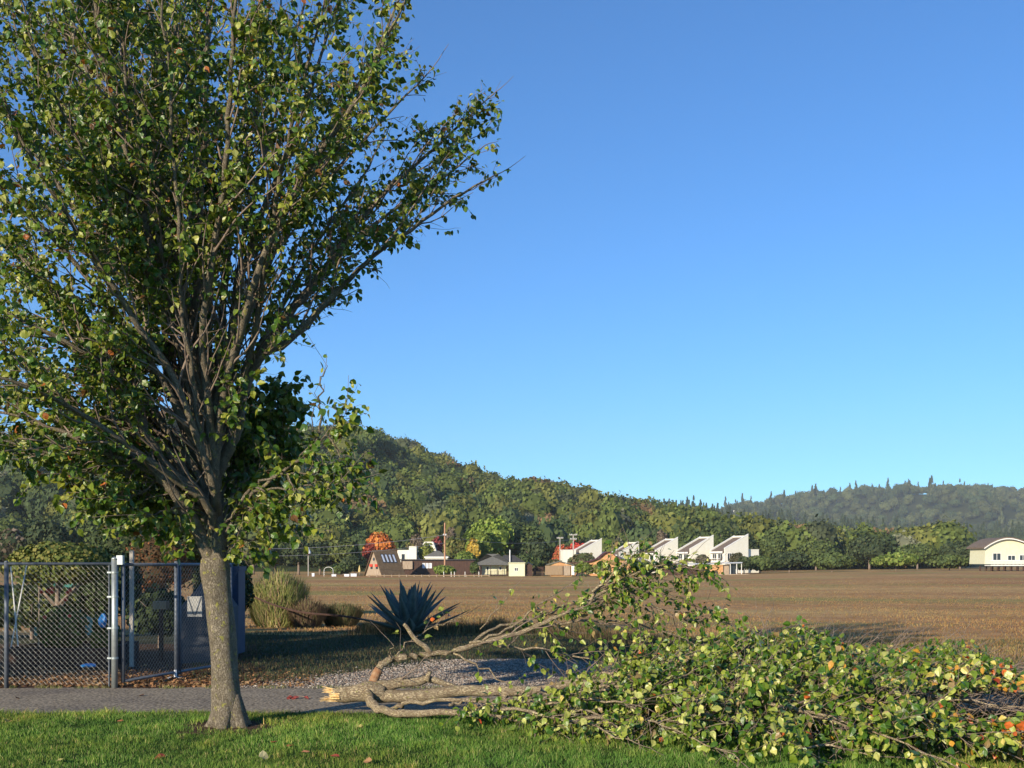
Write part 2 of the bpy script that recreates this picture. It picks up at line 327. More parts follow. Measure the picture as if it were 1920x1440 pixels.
# lawn
n = 190000
Yl = np.sqrt(R.uniform(7.2 ** 2, 12.36 ** 2, n)); Xl = R.uniform(-0.56, 0.56, n) * Yl
keep = (np.hypot((Xl + 3.02) / 0.62, (Yl - 11.35) / 0.5) > R.uniform(0.55, 1.05, n))
Xl, Yl = Xl[keep], Yl[keep]; n = len(Xl)
P = np.stack([Xl, Yl, np.full(n, 0.008)], 1)
pt = noise2(Xl, Yl, 1.1); pt2 = noise2(Xl, Yl, 4.0, 7.0)
cols = cmix(n, [(0.115, 0.215, 0.032), (0.075, 0.16, 0.024), (0.175, 0.26, 0.05), (0.34, 0.34, 0.13)], [0.38, 0.27, 0.27, 0.08])
cols *= (1 + 0.5 * pt + 0.45 * pt2)[:, None]; cols[:, 0] *= 1 + 0.45 * np.clip(noise2(Xl, Yl, 0.6, 21.0), -.3, 1); cols[:, 0] *= 1 + 0.5 * np.clip(pt2, 0, 1)
tag(blades("grass", P, 0.046 * (1 + 1.0 * pt2 + .4 * pt), 0.0058, cols, M['col'], 0.9), 'short bright green mown grass of the foreground lawn', 'grass', kind='stuff')
tag(poly_sheet("bare_soil", [(-3.02 + (.78 + R.uniform(-.1, .1)) * math.cos(a), 11.32 + (.55 + R.uniform(-.07, .07)) * math.sin(a)) for a in np.linspace(0, 6.2, 40)], 0.0135, M['dirt']), kind='structure')
# tufts creeping over the path edges, and grit on the path
n = 7000; Xe = R.uniform(-7, 7, n); Ye = np.where(R.random(n) < .6, 12.33 + np.abs(R.normal(0, .05, n)), 14.93 - np.abs(R.normal(0, .06, n))); k = noise2(Xe, Ye, 2.2, 31.0) > -.05; Xe, Ye = Xe[k], Ye[k]
tag(blades("edge_grass", np.stack([Xe, Ye, np.full(len(Xe), .006)], 1), 0.05, 0.006, cmix(len(Xe), [(0.12, 0.18, 0.035), (0.20, 0.20, 0.07), (0.28, 0.24, 0.12)]), M['col'], 1.1), 'ragged tufts of grass creeping over both edges of the path', 'grass', kind='stuff')
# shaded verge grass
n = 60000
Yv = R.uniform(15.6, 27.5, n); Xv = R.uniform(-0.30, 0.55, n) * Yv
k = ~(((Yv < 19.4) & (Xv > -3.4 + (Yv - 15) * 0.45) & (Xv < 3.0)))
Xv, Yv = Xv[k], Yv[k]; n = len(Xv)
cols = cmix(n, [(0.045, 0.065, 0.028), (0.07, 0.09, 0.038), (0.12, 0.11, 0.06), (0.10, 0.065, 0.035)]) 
tag(blades("verge_grass", np.stack([Xv, Yv, gz(Xv, Yv)], 1), 0.06, 0.012, cols, M['col'], 0.8), 'dull green rough grass between the gravel and the agave', 'grass', kind='stuff')
# marsh tufts
n = 200000
Ym = 1 / R.uniform(1 / 150.0, 1 / 18.0, n); Xm = R.uniform(-0.60, 0.56, n) * Ym
k = Ym > bank_edge(Xm, Ym) + R.normal(0.8, 0.5, n); Xm, Ym = Xm[k], Ym[k]; n = len(Xm)
pm = noise2(Xm, Ym * 0.5, 0.25, 3.0); pm2 = noise2(Xm, Ym * 0.4, 0.05, 9.0)
k = np.clip(0.75 + pm2 * 1.2 + pm * .5, 0.2, 1) > R.random(n); Xm, Ym, pm = Xm[k], Ym[k], pm[k]; n = len(Xm)
cols = 1.04 * cmix(n, [(0.25, 0.125, 0.055), (0.29, 0.175, 0.068), (0.32, 0.225, 0.09), (0.24, 0.19, 0.06)], [0.30, 0.36, 0.24, 0.10], 0.12) * (1 + 0.45 * pm)[:, None]
st = noise2(Xm * .5, Ym, 0.09, 12.0); cols = cols * np.stack([1 + .25 * st, 1 - .05 * st + .12 * np.clip(-st, 0, 1), 1 - .15 * st], 1) * (1 + .25 * noise2(Xm * .3, Ym, 0.35, 2.0))[:, None]
tag(blades("marsh_grass", np.stack([Xm, Ym, gz(Xm, Ym)], 1), 0.060 + 0.0003 * Ym, 0.010 + 0.0003 * Ym, cols, M['col'], 1.1), 'dry russet and straw marsh grass covering the flat field', 'marsh grass', kind='stuff')
# reeds at the bank edge
n = 26000
Xr = R.uniform(-4, 5.0, n); Yr = bank_edge(Xr, 27.0) + R.normal(0.3, 0.8, n)
cl = noise2(Xr, Yr, 0.7, 5.0); k = cl > R.uniform(-0.35, 0.25, n); Xr, Yr = Xr[k], Yr[k]; n = len(Xr)
Yr = bank_edge(Xr, Yr) + R.normal(0.4, 0.7, n)
cols = cmix(n, [(0.10, 0.06, 0.035), (0.16, 0.10, 0.055), (0.24, 0.18, 0.09), (0.09, 0.10, 0.035)], jit=0.3)
tag(blades("bank_reeds", np.stack([Xr, Yr, gz(Xr, Yr) - 0.02], 1), 0.10 + 0.42 * np.clip(noise2(Xr, Yr, 1.3, 8.0) + .35, 0, 1) ** 1.3, 0.012, cols, M['col'], 0.5), 'dark brown rushes along the edge of the marsh', 'rushes', kind='stuff')
# gravel stones
n = 26000
Ys = R.uniform(14.85, 19.3, n); Xs = R.uniform(-3.9, 5.5, n)
k = (Xs > -3.9 + (Ys - 14.9) * 0.62 + R.normal(0, 0.25, n)) & (Xs < 7.0 - (Ys - 14.9) * 1.45 + R.normal(0, 0.3, n)); Xs, Ys = Xs[k], Ys[k]; n = len(Xs)
oct_v = np.array([(1, 0, 0), (0, 1, 0), (-1, 0, 0), (0, -1, 0), (0, 0, 1), (0, 0, -1)], float)
oct_f = np.array([(0, 1, 4), (1, 2, 4), (2, 3, 4), (3, 0, 4), (1, 0, 5), (2, 1, 5), (3, 2, 5), (0, 3, 5)])
sz = R.uniform(0.008, 0.022, n); az = R.uniform(0, 6.28, n); ca, sa = np.cos(az), np.sin(az)
vv = oct_v[None] * np.stack([sz * R.uniform(.7, 1.3, n), sz, sz * R.uniform(.4, .8, n)], 1)[:, None, :]
vv = vv + R.normal(0, 0.002, vv.shape)
x = vv[..., 0] * ca[:, None] - vv[..., 1] * sa[:, None]; y = vv[..., 0] * sa[:, None] + vv[..., 1] * ca[:, None]
vv = np.stack([x + Xs[:, None], y + Ys[:, None], vv[..., 2] + 0.012], -1)
b = MB(); b.add(vv.reshape(-1, 3), (np.arange(n)[:, None, None] * 6 + oct_f[None]).reshape(-1, 3), np.repeat(cmix(n, [(0.30, 0.26, 0.21), (0.42, 0.37, 0.31), (0.18, 0.15, 0.12), (0.33, 0.24, 0.18)], jit=.25), 6, 0))
tag(b.build("gravel_stones", M['stone']), 'pale loose gravel stones beyond the path', 'gravel', kind='stuff')
# leaf litter along the fence
def leaf_geo():
    v = np.array([(0, 0, 0), (-0.36, 0.22, 0.05), (-0.42, 0.55, 0.07), (-0.2, 0.86, 0.03), (0, 1.05, -0.03), (0.2, 0.86, 0.03), (0.42, 0.55, 0.07), (0.36, 0.22, 0.05), (0, 0.5, -0.02)], float)
    f = np.array([(0, 8, 2, 1), (8, 4, 3, 2), (0, 7, 6, 8), (8, 6, 5, 4)]); return v, f
LV, LF = leaf_geo()
def leaves(b, P, T, Nn, size, cols, m=0):
    """P base, T tip direction, Nn surface normal"""
    T = T / (np.linalg.norm(T, axis=1, keepdims=True) + 1e-9)
    S = np.cross(T, Nn); S /= (np.linalg.norm(S, axis=1, keepdims=True) + 1e-9); Nn = np.cross(S, T)
    size = np.asarray(size)[:, None]
    curl = R.uniform(-1.2, 3.0, len(P))[:, None]
    asp = R.uniform(0.8, 1.12, len(P))[:, None]
    v = P[:, None, :] + (LV[None, :, 0] * size * asp)[..., None] * S[:, None, :] + (LV[None, :, 1] * size)[..., None] * T[:, None, :] + (LV[None, :, 2] * size * curl)[..., None] * Nn[:, None, :]
    dr = R.uniform(-0.1, 0.55, len(P))[:, None]; tw_ = R.normal(0, 0.22, len(P))[:, None]
    v = v - ((LV[None, :, 1] ** 2) * dr * size)[..., None] * Nn[:, None, :] + ((LV[None, :, 0] * LV[None, :, 1]) * tw_ * size * 2)[..., None] * Nn[:, None, :]
    v = v + R.normal(0, 1, v.shape) * (size * 0.028)[..., None]
    b.add(v.reshape(-1, 3), (np.arange(len(P))[:, None, None] * 9 + LF[None]).reshape(-1, 4), np.repeat(cols, 9, 0), m)
n = 5200
Xd = -9 + 6.1 * R.uniform(0, 1, n) ** 0.85; Yd = 15.0 + np.abs(R.normal(0, 1.1, n)); kk = (Xd < -4.2) | (R.random(n) < .35); Xd, Yd = Xd[kk], Yd[kk]; n = len(Xd)
T = np.stack([R.normal(0, 1, n), R.normal(0, 1, n), R.normal(0, 0.25, n)], 1); Nn = np.stack([R.normal(0, .35, n), R.normal(0, .35, n), np.ones(n)], 1)
b = MB(); leaves(b, np.stack([Xd, Yd, np.full(n, 0.02)], 1), T, Nn, R.uniform(0.03, 0.07, n), cmix(n, [(0.22, 0.11, 0.05), (0.32, 0.17, 0.08), (0.12, 0.06, 0.035), (0.38, 0.24, 0.12)], jit=.3))
tag(b.build("leaf_litter", M['col']), 'dry brown fallen leaves and mulch at the foot of the chain-link fence', 'leaf litter', kind='stuff')

# ------------------------------------------------------------------ hills and their woods
ICO = None
def ico(sub):
    import bmesh
    bm = bmesh.new(); bmesh.ops.create_icosphere(bm, subdivisions=sub, radius=1.0)
    v = np.array([x.co[:] for x in bm.verts]); f = np.array([[q.index for q in fc.verts] for fc in bm.faces]); bm.free(); return v, f
IV1, IF1 = ico(1); IV2, IF2 = ico(2)
def crown_geo(rx, ry, rz, lobes, nq, q, seed, core=0.78, shape='round'):
    """one crown: leaf clumps on the surface of several lobes round a dark inside; returns quads (v), shade values, core verts/faces"""
    r = np.random.default_rng(seed)
    if shape == 'round':
        d = r.normal(0, 1, (lobes, 3)); d /= np.linalg.norm(d, axis=1, keepdims=True); d[:, 2] = np.abs(d[:, 2]) * 0.9 - 0.25
        rad = r.uniform(0.35, 0.62, lobes); c = d * (1.0 - rad)[:, None] * r.uniform(.75, 1.15, (lobes, 1))
    elif shape == 'cone':
        t = r.uniform(0, 1, lobes) ** 0.8; t[0] = 1.0; t[1] = 0.9
        a = r.uniform(0, 6.28, lobes); w = (1 - t) * 0.62
        c = np.stack([np.cos(a) * w, np.sin(a) * w, t * 2 - 1], 1); rad = 0.12 + (1 - t) * 0.32
    li = r.integers(0, lobes, nq); dd = r.normal(0, 1, (nq, 3)); dd /= np.linalg.norm(dd, axis=1, keepdims=True)
    pos = c[li] + dd * (rad[li] * r.uniform(0.82, 1.1, nq))[:, None]
    S = np.array([rx, ry, rz]); pos = pos * S
    nrm = dd + r.normal(0, 0.55, (nq, 3)); nrm /= np.linalg.norm(nrm, axis=1, keepdims=True)
    up = r.normal(0, 1, (nq, 3)); a1 = np.cross(nrm, up); a1 /= np.linalg.norm(a1, axis=1, keepdims=True); a2 = np.cross(nrm, a1)
    s = (q * r.uniform(0.6, 1.3, nq))[:, None]
    v = np.stack([pos - a1 * s - a2 * s * .6, pos + a1 * s * .7 - a2 * s, pos + a1 * s + a2 * s * .7, pos - a1 * s * .6 + a2 * s], 1).reshape(-1, 3)
    lobe_tone = r.uniform(0.8, 1.2, lobes)
    tone = np.repeat(lobe_tone[li] * r.uniform(0.86, 1.14, nq), 4)
    f = np.arange(nq * 4).reshape(-1, 4)
    cv = (IV1[None] * (rad * core)[:, None, None] * (1 + r.normal(0, .06, (lobes, len(IV1), 1))) + c[:, None, :]) * S
    cf = (np.arange(lobes)[:, None, None] * len(IV1) + IF1[None]).reshape(-1, 3)
    return v, f, tone, cv.reshape(-1, 3), cf
TEMPL = {}
for k in range(7): TEMPL['r', k] = crown_geo(1, 1, 1, 12, 560, 0.062, 100 + k)
for k in range(4): TEMPL['c', k] = crown_geo(1, 1, 1, 16, 240, 0.085, 200 + k, shape='cone')
def forest(name, pts, cols, label, cat):
    """pts rows: x, y, z, rx, rz, kind(0 round,1 cone)"""
    b = MB(); QV = []; QC = []; KV = []; KC = []; KF = []; kn = 0
    for i, (x, y, z, rx, rz, kd) in enumerate(pts):
        tv, tf, tone, cv, cf = TEMPL[('c', i % 4) if kd else ('r', i % 7)]
        a = rnd.uniform(0, 6.28); ca, sa = math.cos(a), math.sin(a)
        sc = np.array([rx, rx, rz])
        def tr(v):
            w = np.empty_like(v); w[:, 0] = v[:, 0] * ca - v[:, 1] * sa; w[:, 1] = v[:, 0] * sa + v[:, 1] * ca; w[:, 2] = v[:, 2]
            return w * sc + (x, y, z)
        QV.append(tr(tv)); cc = cols[i] if not kd else np.array([0.045, 0.065, 0.028]); QC.append(tone[:, None] * cc[None]); KV.append(tr(cv)); KC.append(np.tile(cols[i] * 0.8, (len(cv), 1))); KF.append(cf + kn); kn += len(cv)
    b.add(np.concatenate(QV), np.arange(sum(map(len, QV))).reshape(-1, 4), np.concatenate(QC))
    b.add(np.concatenate(KV), np.concatenate(KF), np.concatenate(KC))
    return tag(b.build(name, M['far_leaf']), label, cat, kind='stuff')

U = lambda px: (px - CX) / FPX
def prof(pts):
    a = np.array([U(p[0]) for p in pts]); e = np.array([(HY - p[1]) / FPX for p in pts])
    return lambda u: np.interp(u, a, e)
near_prof = prof([(-900, 900), (-500, 860), (-200, 850), (0, 840), (200, 835), (400, 828), (560, 829), (640, 826), (690, 832), (730, 848), (780, 872), (830, 887), (880, 907), (930, 927), (1000, 942), (1060, 952),
                  (1110, 960), (1160, 968), (1220, 976), (1300, 990), (1400, 1010), (1600, 1030), (1900, 1040), (2600, 1050)])
far_prof = prof([(300, 1020), (900, 985), (1050, 965), (1150, 965), (1190, 960), (1240, 962), (1300, 958), (1345, 972), (1400, 980), (1500, 985), (1700, 1000), (2200, 1010), (2800, 1030)])
mtn_prof = prof([(900, 1010), (1200, 985), (1330, 966), (1360, 956), (1400, 950), (1450, 942), (1550, 932), (1680, 924), (1780, 918), (1880, 922), (1920, 930), (2050, 945), (2400, 968), (3000, 1010)])
def smooth01(t): t = np.clip(t, 0, 1); return t * t * (3 - 2 * t)
def hz_near(X, Y):
    u = X / Y; crest = 720.0; top = near_prof(u) * crest + 1.75 - 7
    t = (Y - 345) / (crest - 345); s = np.where(t < 0, 0, np.where(t < 1, np.sin(np.clip(t, 0, 1) * math.pi / 2) ** 1.15, 1 - 0.5 * smooth01((t - 1) / 1.2)))
    rav = np.sin(X * 0.030 + Y * 0.010 + 0.9) * 0.5 + np.sin(X * 0.061 - Y * 0.013 + 2.0) * 0.28
    rav = rav * np.clip(t * 2.2, 0, 1) * np.clip((1 - t) * 3.0, 0, 1)
    return -1.6 + (top + 1.6) * s + rav * 15 * (top / 85.0)
def hz_far(X, Y):
    u = X / Y; crest = 1650.0; top = far_prof(u) * crest + 1.75 - 10
    s = np.sin(np.clip((Y - 1000) / (crest - 1000), 0, 1) * math.pi / 2)
    return -2 + (top + 2) * s * np.where(Y > crest, 1 - 0.5 * smooth01((Y - crest) / 900), 1)
def hz_mtn(X, Y):
    u = X / Y; crest = 2900.0; top = mtn_prof(u) * crest + 1.75 - 10
    s = smooth01((Y - 1500) / (crest - 1500)) 
    rav = np.sin(X * 0.011 + Y * .004) * 14 * np.clip((Y - 1700) / 600, 0, 1) * np.clip((crest - Y) / 500, 0, 1)
    return -2 + (top + 2) * s * np.where(Y > crest, 1 - 0.5 * smooth01((Y - crest) / 900), 1) + rav
def hill(name, fn, u0, u1, y0, y1, nu, ny):
    us = np.linspace(u0, u1, nu); ys_ = np.linspace(y0, y1, ny); Ug, Yg = np.meshgrid(us, ys_); X = Ug * Yg; Z = fn(X, Yg)
    v = np.stack([X, Yg, Z], -1).reshape(-1, 3); i = np.arange(ny - 1)[:, None] * nu + np.arange(nu - 1)[None]
    b = MB(); b.add(v, np.stack([i, i + 1, i + nu + 1, i + nu], -1).reshape(-1, 4)); return tag(b.build(name, M['hill'], smooth=True), kind='structure')
hill("hills", hz_near, -0.95, 0.95, 345, 1150, 160, 60)
hill("far_hills", hz_far, -0.4, 0.95, 1000, 2300, 120, 40)
hill("mountain", hz_mtn, -0.1, 0.95, 1500, 3500, 120, 50)

def forest_cols(n, pal, w): return cmix(n, pal, w, 0.26) * 1.5 * np.array([1.05, 1.0, 0.82])
PALN = [(0.070, 0.095, 0.026), (0.040, 0.062, 0.026), (0.095, 0.105, 0.030), (0.055, 0.070, 0.040), (0.125, 0.085, 0.050), (0.12, 0.13, 0.095)]
pts = []
def add_forest(n, u0, u1, y0, y1, fn, r0, r1, pc, keep=None, dens=None):
    out = []
    yy = np.sqrt(R.uniform(y0 * y0, y1 * y1, n)); uu = R.uniform(u0, u1, n); xx = uu * yy; zz = fn(xx, yy)
    for x, y, z in zip(xx, yy, zz):
        r = r0 * .8 + (r1 * 1.1 - r0 * .8) * rnd.random() ** 1.3; kd = rnd.random() < pc
        if kd: out.append((x, y, z + r * 1.2, r * 0.72, r * 1.5, 1))
        else: out.append((x, y, z + r * 0.85, r * rnd.uniform(.85, 1.15), r * rnd.uniform(0.95, 1.35), 0))
    return out
pts = add_forest(2900, -0.60, 0.42, 350, 745, hz_near, 4.0, 9.6, 0.0)
tag_f = forest("hillside_forest", pts, forest_cols(len(pts), PALN, [.33, .25, .2, .12, .05, .05]), 'dense wood of mixed green oaks and bays covering the big hill', 'forest')
pts = add_forest(1100, 0.02, 0.62, 1250, 1700, hz_far, 5, 9.5, 0.6)
forest("ridge_forest", pts, forest_cols(len(pts), [(0.035, 0.055, 0.025), (0.05, 0.07, 0.03)], None), 'far conifer wood along the lower ridge behind the white houses', 'forest')
pts = add_forest(1300, 0.12, 0.62, 2000, 2950, hz_mtn, 9, 15, 0.1)
forest("mountain_forest", pts, forest_cols(len(pts), [(0.04, 0.06, 0.03), (0.07, 0.085, 0.04)], None), 'hazy wood on the distant mountain at right', 'forest')

# ------------------------------------------------------------------ branching growth
def unit(v): return v / (np.linalg.norm(v) + 1e-9)
def smooth_path(p, k=4):
    p = np.asarray(p, float)
    if len(p) < 3: return p
    q = np.vstack([2 * p[0] - p[1], p, 2 * p[-1] - p[-2]]); out = []
    for i in range(1, len(q) - 2):
        for t in np.arange(k) / k:
            out.append(0.5 * ((2 * q[i]) + (-q[i - 1] + q[i + 1]) * t + (2 * q[i - 1] - 5 * q[i] + 4 * q[i + 1] - q[i + 2]) * t * t + (-q[i - 1] + 3 * q[i] - 3 * q[i + 1] + q[i + 2]) * t ** 3))
    out.append(q[-2]); return np.array(out)
def walk(p, d, L, seg, jit, trop, bias=None, bw=0.0):
    n = max(2, int(round(L / seg))); pts = [np.array(p, float)]; d = unit(np.array(d, float)); J = R.normal(0, jit, (n, 3))
    for i in range(n):
        d = d + J[i] + (0, 0, trop)
        if bias is not None: d = d + bias * bw
        d = unit(d); pts.append(pts[-1] + d * (L / n))
    return np.array(pts)
class Plant:
    def __init__(s): s.limb = MB(); s.twig = MB(); s.P = []; s.T = []; s.N = []; s.S = []
    def leaf(s, p, t, n, size): s.P.append(p); s.T.append(t); s.N.append(n); s.S.append(size)
    def twig_leaves(s, pts, step, size, droop=0.4, prob=None, t0=0.15, out=None):
        d = np.diff(pts, axis=0); ln = np.linalg.norm(d, axis=1); cum = np.concatenate([[0], np.cumsum(ln)]); L = cum[-1]
        n = int(L / step) + 1
        for k in range(n):
            q = L * (t0 + (1 - t0) * (k + R.random()) / n); i = min(len(ln) - 1, int(np.searchsorted(cum, q) - 1)); i = max(i, 0)
            p = pts[i] + d[i] * ((q - cum[i]) / (ln[i] + 1e-9))
            if prob is not None and R.random() > prob(p): continue
            side = R.normal(0, 1, 3); t = unit(d[i]) * 0.35 + unit(side) * 0.9 + (0, 0, -droop)
            stalk = unit(t) * size * 0.35
            nn = np.array([R.normal(0, .6), R.normal(0, .6) - 0.25, 0.75])
            if out is not None: nn = nn + out * 0.3
            s.leaf(p + stalk, unit(t + (0, 0, -0.3)), unit(nn), size * R.uniform(0.65, 1.25))
    def finish(s, root, cols_fn, ok=None, limb_mat=None, twig_mat=None, names=('trunk', 'branches', 'crown')):
        P = np.array(s.P); T = np.array(s.T); Nn = np.array(s.N); S = np.array(s.S)
        if ok is not None:
            k = ok(P); P, T, Nn, S = P[k], T[k], Nn[k], S[k]
        if s.limb.V: s.limb.build(names[0], limb_mat, root, smooth=True)
        if s.twig.V: s.twig.build(names[1], twig_mat, root, smooth=True)
        b = MB(); leaves(b, P, T, Nn, S, cols_fn(P)); return b.build(names[2], M['leaf'], root)
def inpoly(px, py, poly):
    px = np.asarray(px, float); py = np.asarray(py, float); r = np.zeros(px.shape, bool); n = len(poly); j = n - 1
    for i in range(n):
        xi, yi = poly[i]; xj, yj = poly[j]
        r ^= ((yi > py) != (yj > py)) & (px < (xj - xi) * (py - yi) / (yj - yi + 1e-12) + xi); j = i
    return r
def proj(P): P = np.atleast_2d(P); return CX + P[:, 0] / P[:, 1] * FPX, HY - (P[:, 2] - EYE) / P[:, 1] * FPX
def leaf_cols(P, pal, w, jit=0.22): return cmix(len(P), pal, w, jit)

# ------------------------------------------------------------------ the standing street tree
DT = 11.4
TREE_X = GX(429, DT)
PXM = DT / FPX
tree = thing("street_tree", (TREE_X, DT, 0), "tall leafy tree standing on the lawn edge with orange torn wood at its fork", "tree", "street trees along the path")
pl = Plant()
tr = [(429, 1372, .215), (429, 1362, .190), (428, 1350, .172), (426, 1325, .155), (422, 1270, .146), (417, 1200, .140), (411, 1140, .141), (406, 1095, .146), (403, 1060, .150), (404, 1025, .125), (403, 985, .105), (401, 950, .075), (399, 920, .05), (396, 890, .03)]
pts_ = smooth_path([np.append(W(a, b_, DT), r_) for a, b_, r_ in tr], 4)
pts_[:, 1] = DT
pl.limb.tube(pts_[:, :3], pts_[:, 3], 22, wob=0.055)
# root flare toes
for a in (-2.9, -1.7, -0.5, 0.6, 2.2):
    d = np.array([math.cos(a), math.sin(a), 0]); base = np.array([TREE_X, DT, 0.0])
    pl.limb.tube([base + d * .06 + (0, 0, .34), base + d * .11 + (0, 0, .14), base + d * .16 + (0, 0, .03), base + d * .25 + (0, 0, -.05)], [.07, .085, .075, .04], 10, wob=.05)
LIMBS = [  # photo path, start radius in px, depth offset at the tip, leaf start fraction
    ([(402, 1068), (388, 1030), (368, 992), (349, 962), (328, 925), (296, 890), (250, 858), (180, 835), (90, 800), (-40, 760)], 21, -0.9),
    ([(400, 900), (380, 850), (366, 780), (360, 690), (362, 600), (371, 500), (374, 380), (384, 250), (388, 100), (395, -80), (400, -300)], 17, -0.5),
    ([(402, 900), (398, 830), (404, 760), (424, 680), (440, 600), (458, 500), (492, 400), (540, 280), (600, 120), (650, -60)], 14, -1.1),
    ([(402, 920), (415, 872), (436, 830), (450, 790), (455, 745), (468, 705), (490, 668), (540, 640), (600, 580), (650, 530), (700, 480), (770, 430), (850, 372), (925, 330)], 16, -0.2),
    ([(472, 700), (500, 650), (545, 590), (590, 530), (640, 460), (690, 395), (730, 350), (790, 300), (850, 245), (915, 185)], 10, 0.7),
    ([(395, 900), (358, 830), (330, 755), (312, 690), (285, 610), (250, 520), (215, 420), (180, 290), (150, 130), (120, -60)], 15, 0.2),
    ([(398, 900), (345, 800), (320, 710), (300, 640), (240, 540), (160, 420), (80, 310), (0, 200), (-90, 60)], 15, 0.9),
    ([(393, 925), (330, 840), (270, 770), (220, 690), (150, 600), (70, 520), (-30, 420), (-140, 330)], 13, 1.3),
    ([(392, 940), (320, 880), (280, 820), (245, 745), (200, 690), (120, 640), (20, 590), (-120, 530)], 11, -1.6),
    ([(390, 950), (330, 900), (262, 850), (190, 800), (110, 752), (20, 715), (-110, 680)], 10, -2.2),
    ([(398, 890), (392, 800), (382, 700), (350, 560), (320, 430), (300, 280), (285, 100), (275, -100), (270, -320)], 14, 1.4),
    ([(400, 890), (405, 800), (415, 690), (420, 560), (430, 420), (450, 280), (470, 100), (500, -80), (520, -260)], 13, 1.9),
    ([(402, 880), (412, 780), (432, 690), (470, 560), (510, 450), (560, 350), (620, 240), (690, 130), (740, 20), (770, -60)], 12, 1.2),
    ([(402, 890), (422, 770), (455, 620), (500, 500), (560, 400), (640, 310), (720, 220), (800, 140)], 10, 0.2),
    ([(398, 900), (376, 760), (352, 650), (310, 540), (270, 400), (225, 250), (190, 90), (170, -90), (160, -280)], 13, -1.7),
    ([(396, 910), (352, 800), (290, 690), (220, 590), (130, 480), (40, 380), (-60, 260)], 12, -1.5),
    ([(400, 880), (388, 740), (380, 620), (400, 480), (420, 340), (430, 180), (440, 0), (450, -200)], 12, -2.1),
    ([(402, 880), (418, 740), (452, 620), (480, 520), (530, 400), (590, 300), (660, 200), (720, 80), (760, 0)], 11, -2.0),
    ([(400, 900), (360, 700), (330, 560), (270, 460), (190, 340), (110, 210), (50, 60), (0, -120)], 12, 2.2),
    ([(395, 930), (340, 850), (260, 780), (180, 730), (90, 690), (-20, 640), (-120, 600)], 9, 2.3),
    ([(390, 960), (345, 930), (290, 905), (220, 880), (150, 868), (60, 855)], 8, 1.6),
    ([(405, 900), (430, 800), (470, 700), (510, 610), (560, 520), (610, 430), (680, 330), (720, 260)], 10, 2.2),
    ([(399, 880), (395, 740), (390, 600), (395, 460), (390, 300), (350, 120), (330, -80), (320, -300)], 12, 2.6),
    ([(402, 890), (440, 780), (490, 640), (560, 560), (640, 470), (730, 400), (820, 340), (900, 280)], 9, 1.5),
    ([(398, 880), (372, 740), (340, 600), (290, 500), (240, 380), (180, 230), (120, 60), (90, -150)], 11, 3.0),
    ([(392, 950), (330, 885), (260, 840), (200, 820), (120, 790), (40, 770), (-80, 760)], 9, 0.5),
    ([(392, 945), (330, 870), (250, 800), (170, 770), (80, 730), (-20, 700)], 9, -0.4),
    ([(394, 930), (320, 820), (230, 720), (130, 650), (30, 620), (-80, 590)], 9, 0.2),
    ([(394, 930), (310, 800), (200, 640), (100, 540), (10, 450), (-90, 350)], 10, -0.6),
    ([(396, 900), (330, 720), (240, 580), (150, 440), (60, 300), (-20, 120)], 10, -2.4),
    ([(398, 890), (380, 700), (340, 500), (320, 330), (240, 150), (220, -60)], 10, 0.4),
    ([(392, 955), (330, 905), (270, 880), (200, 850), (130, 850), (50, 840), (-60, 800)], 8, -1.4),
]
TREE_POLY = [(-420, -900), (480, -900), (700, -220), (778, 0), (772, 70), (800, 105), (828, 120), (822, 178), (775, 205), (800, 215), (835, 180), (870, 150), (945, 160), (940, 240), (960, 300), (945, 398), (870, 428),
             (850, 455), (800, 440), (770, 470), (702, 525), (690, 550), (640, 575), (590, 612), (560, 642), (505, 668), (484, 700), (462, 800), (430, 900), (400, 1005), (330, 1000), (240, 955), (150, 900), (50, 893), (0, 880), (-420, 860)]
LAND = []
CTR = np.array([TREE_X - 0.4, DT, 4.2])
def dens(p):
    a, b_ = proj(p); d = math.hypot(a[0] - 392, (b_[0] - 870) * 0.9)
    k_ = 1.45 if (a[0] < 330 and b_[0] > 200) else 1.12
    return 0.92 * k_ * min(1.0, max(0.05, ((d - 90) / 150) if (a[0] < 300 and b_[0] > 560) else (d - 140) / 320)) * (0.45 + 0.75 * max(0, min(1, 0.62 + 1.5 * mnoise.noise((p[0] * 1.1, p[1] * 1.1, p[2] * 1.1)))))
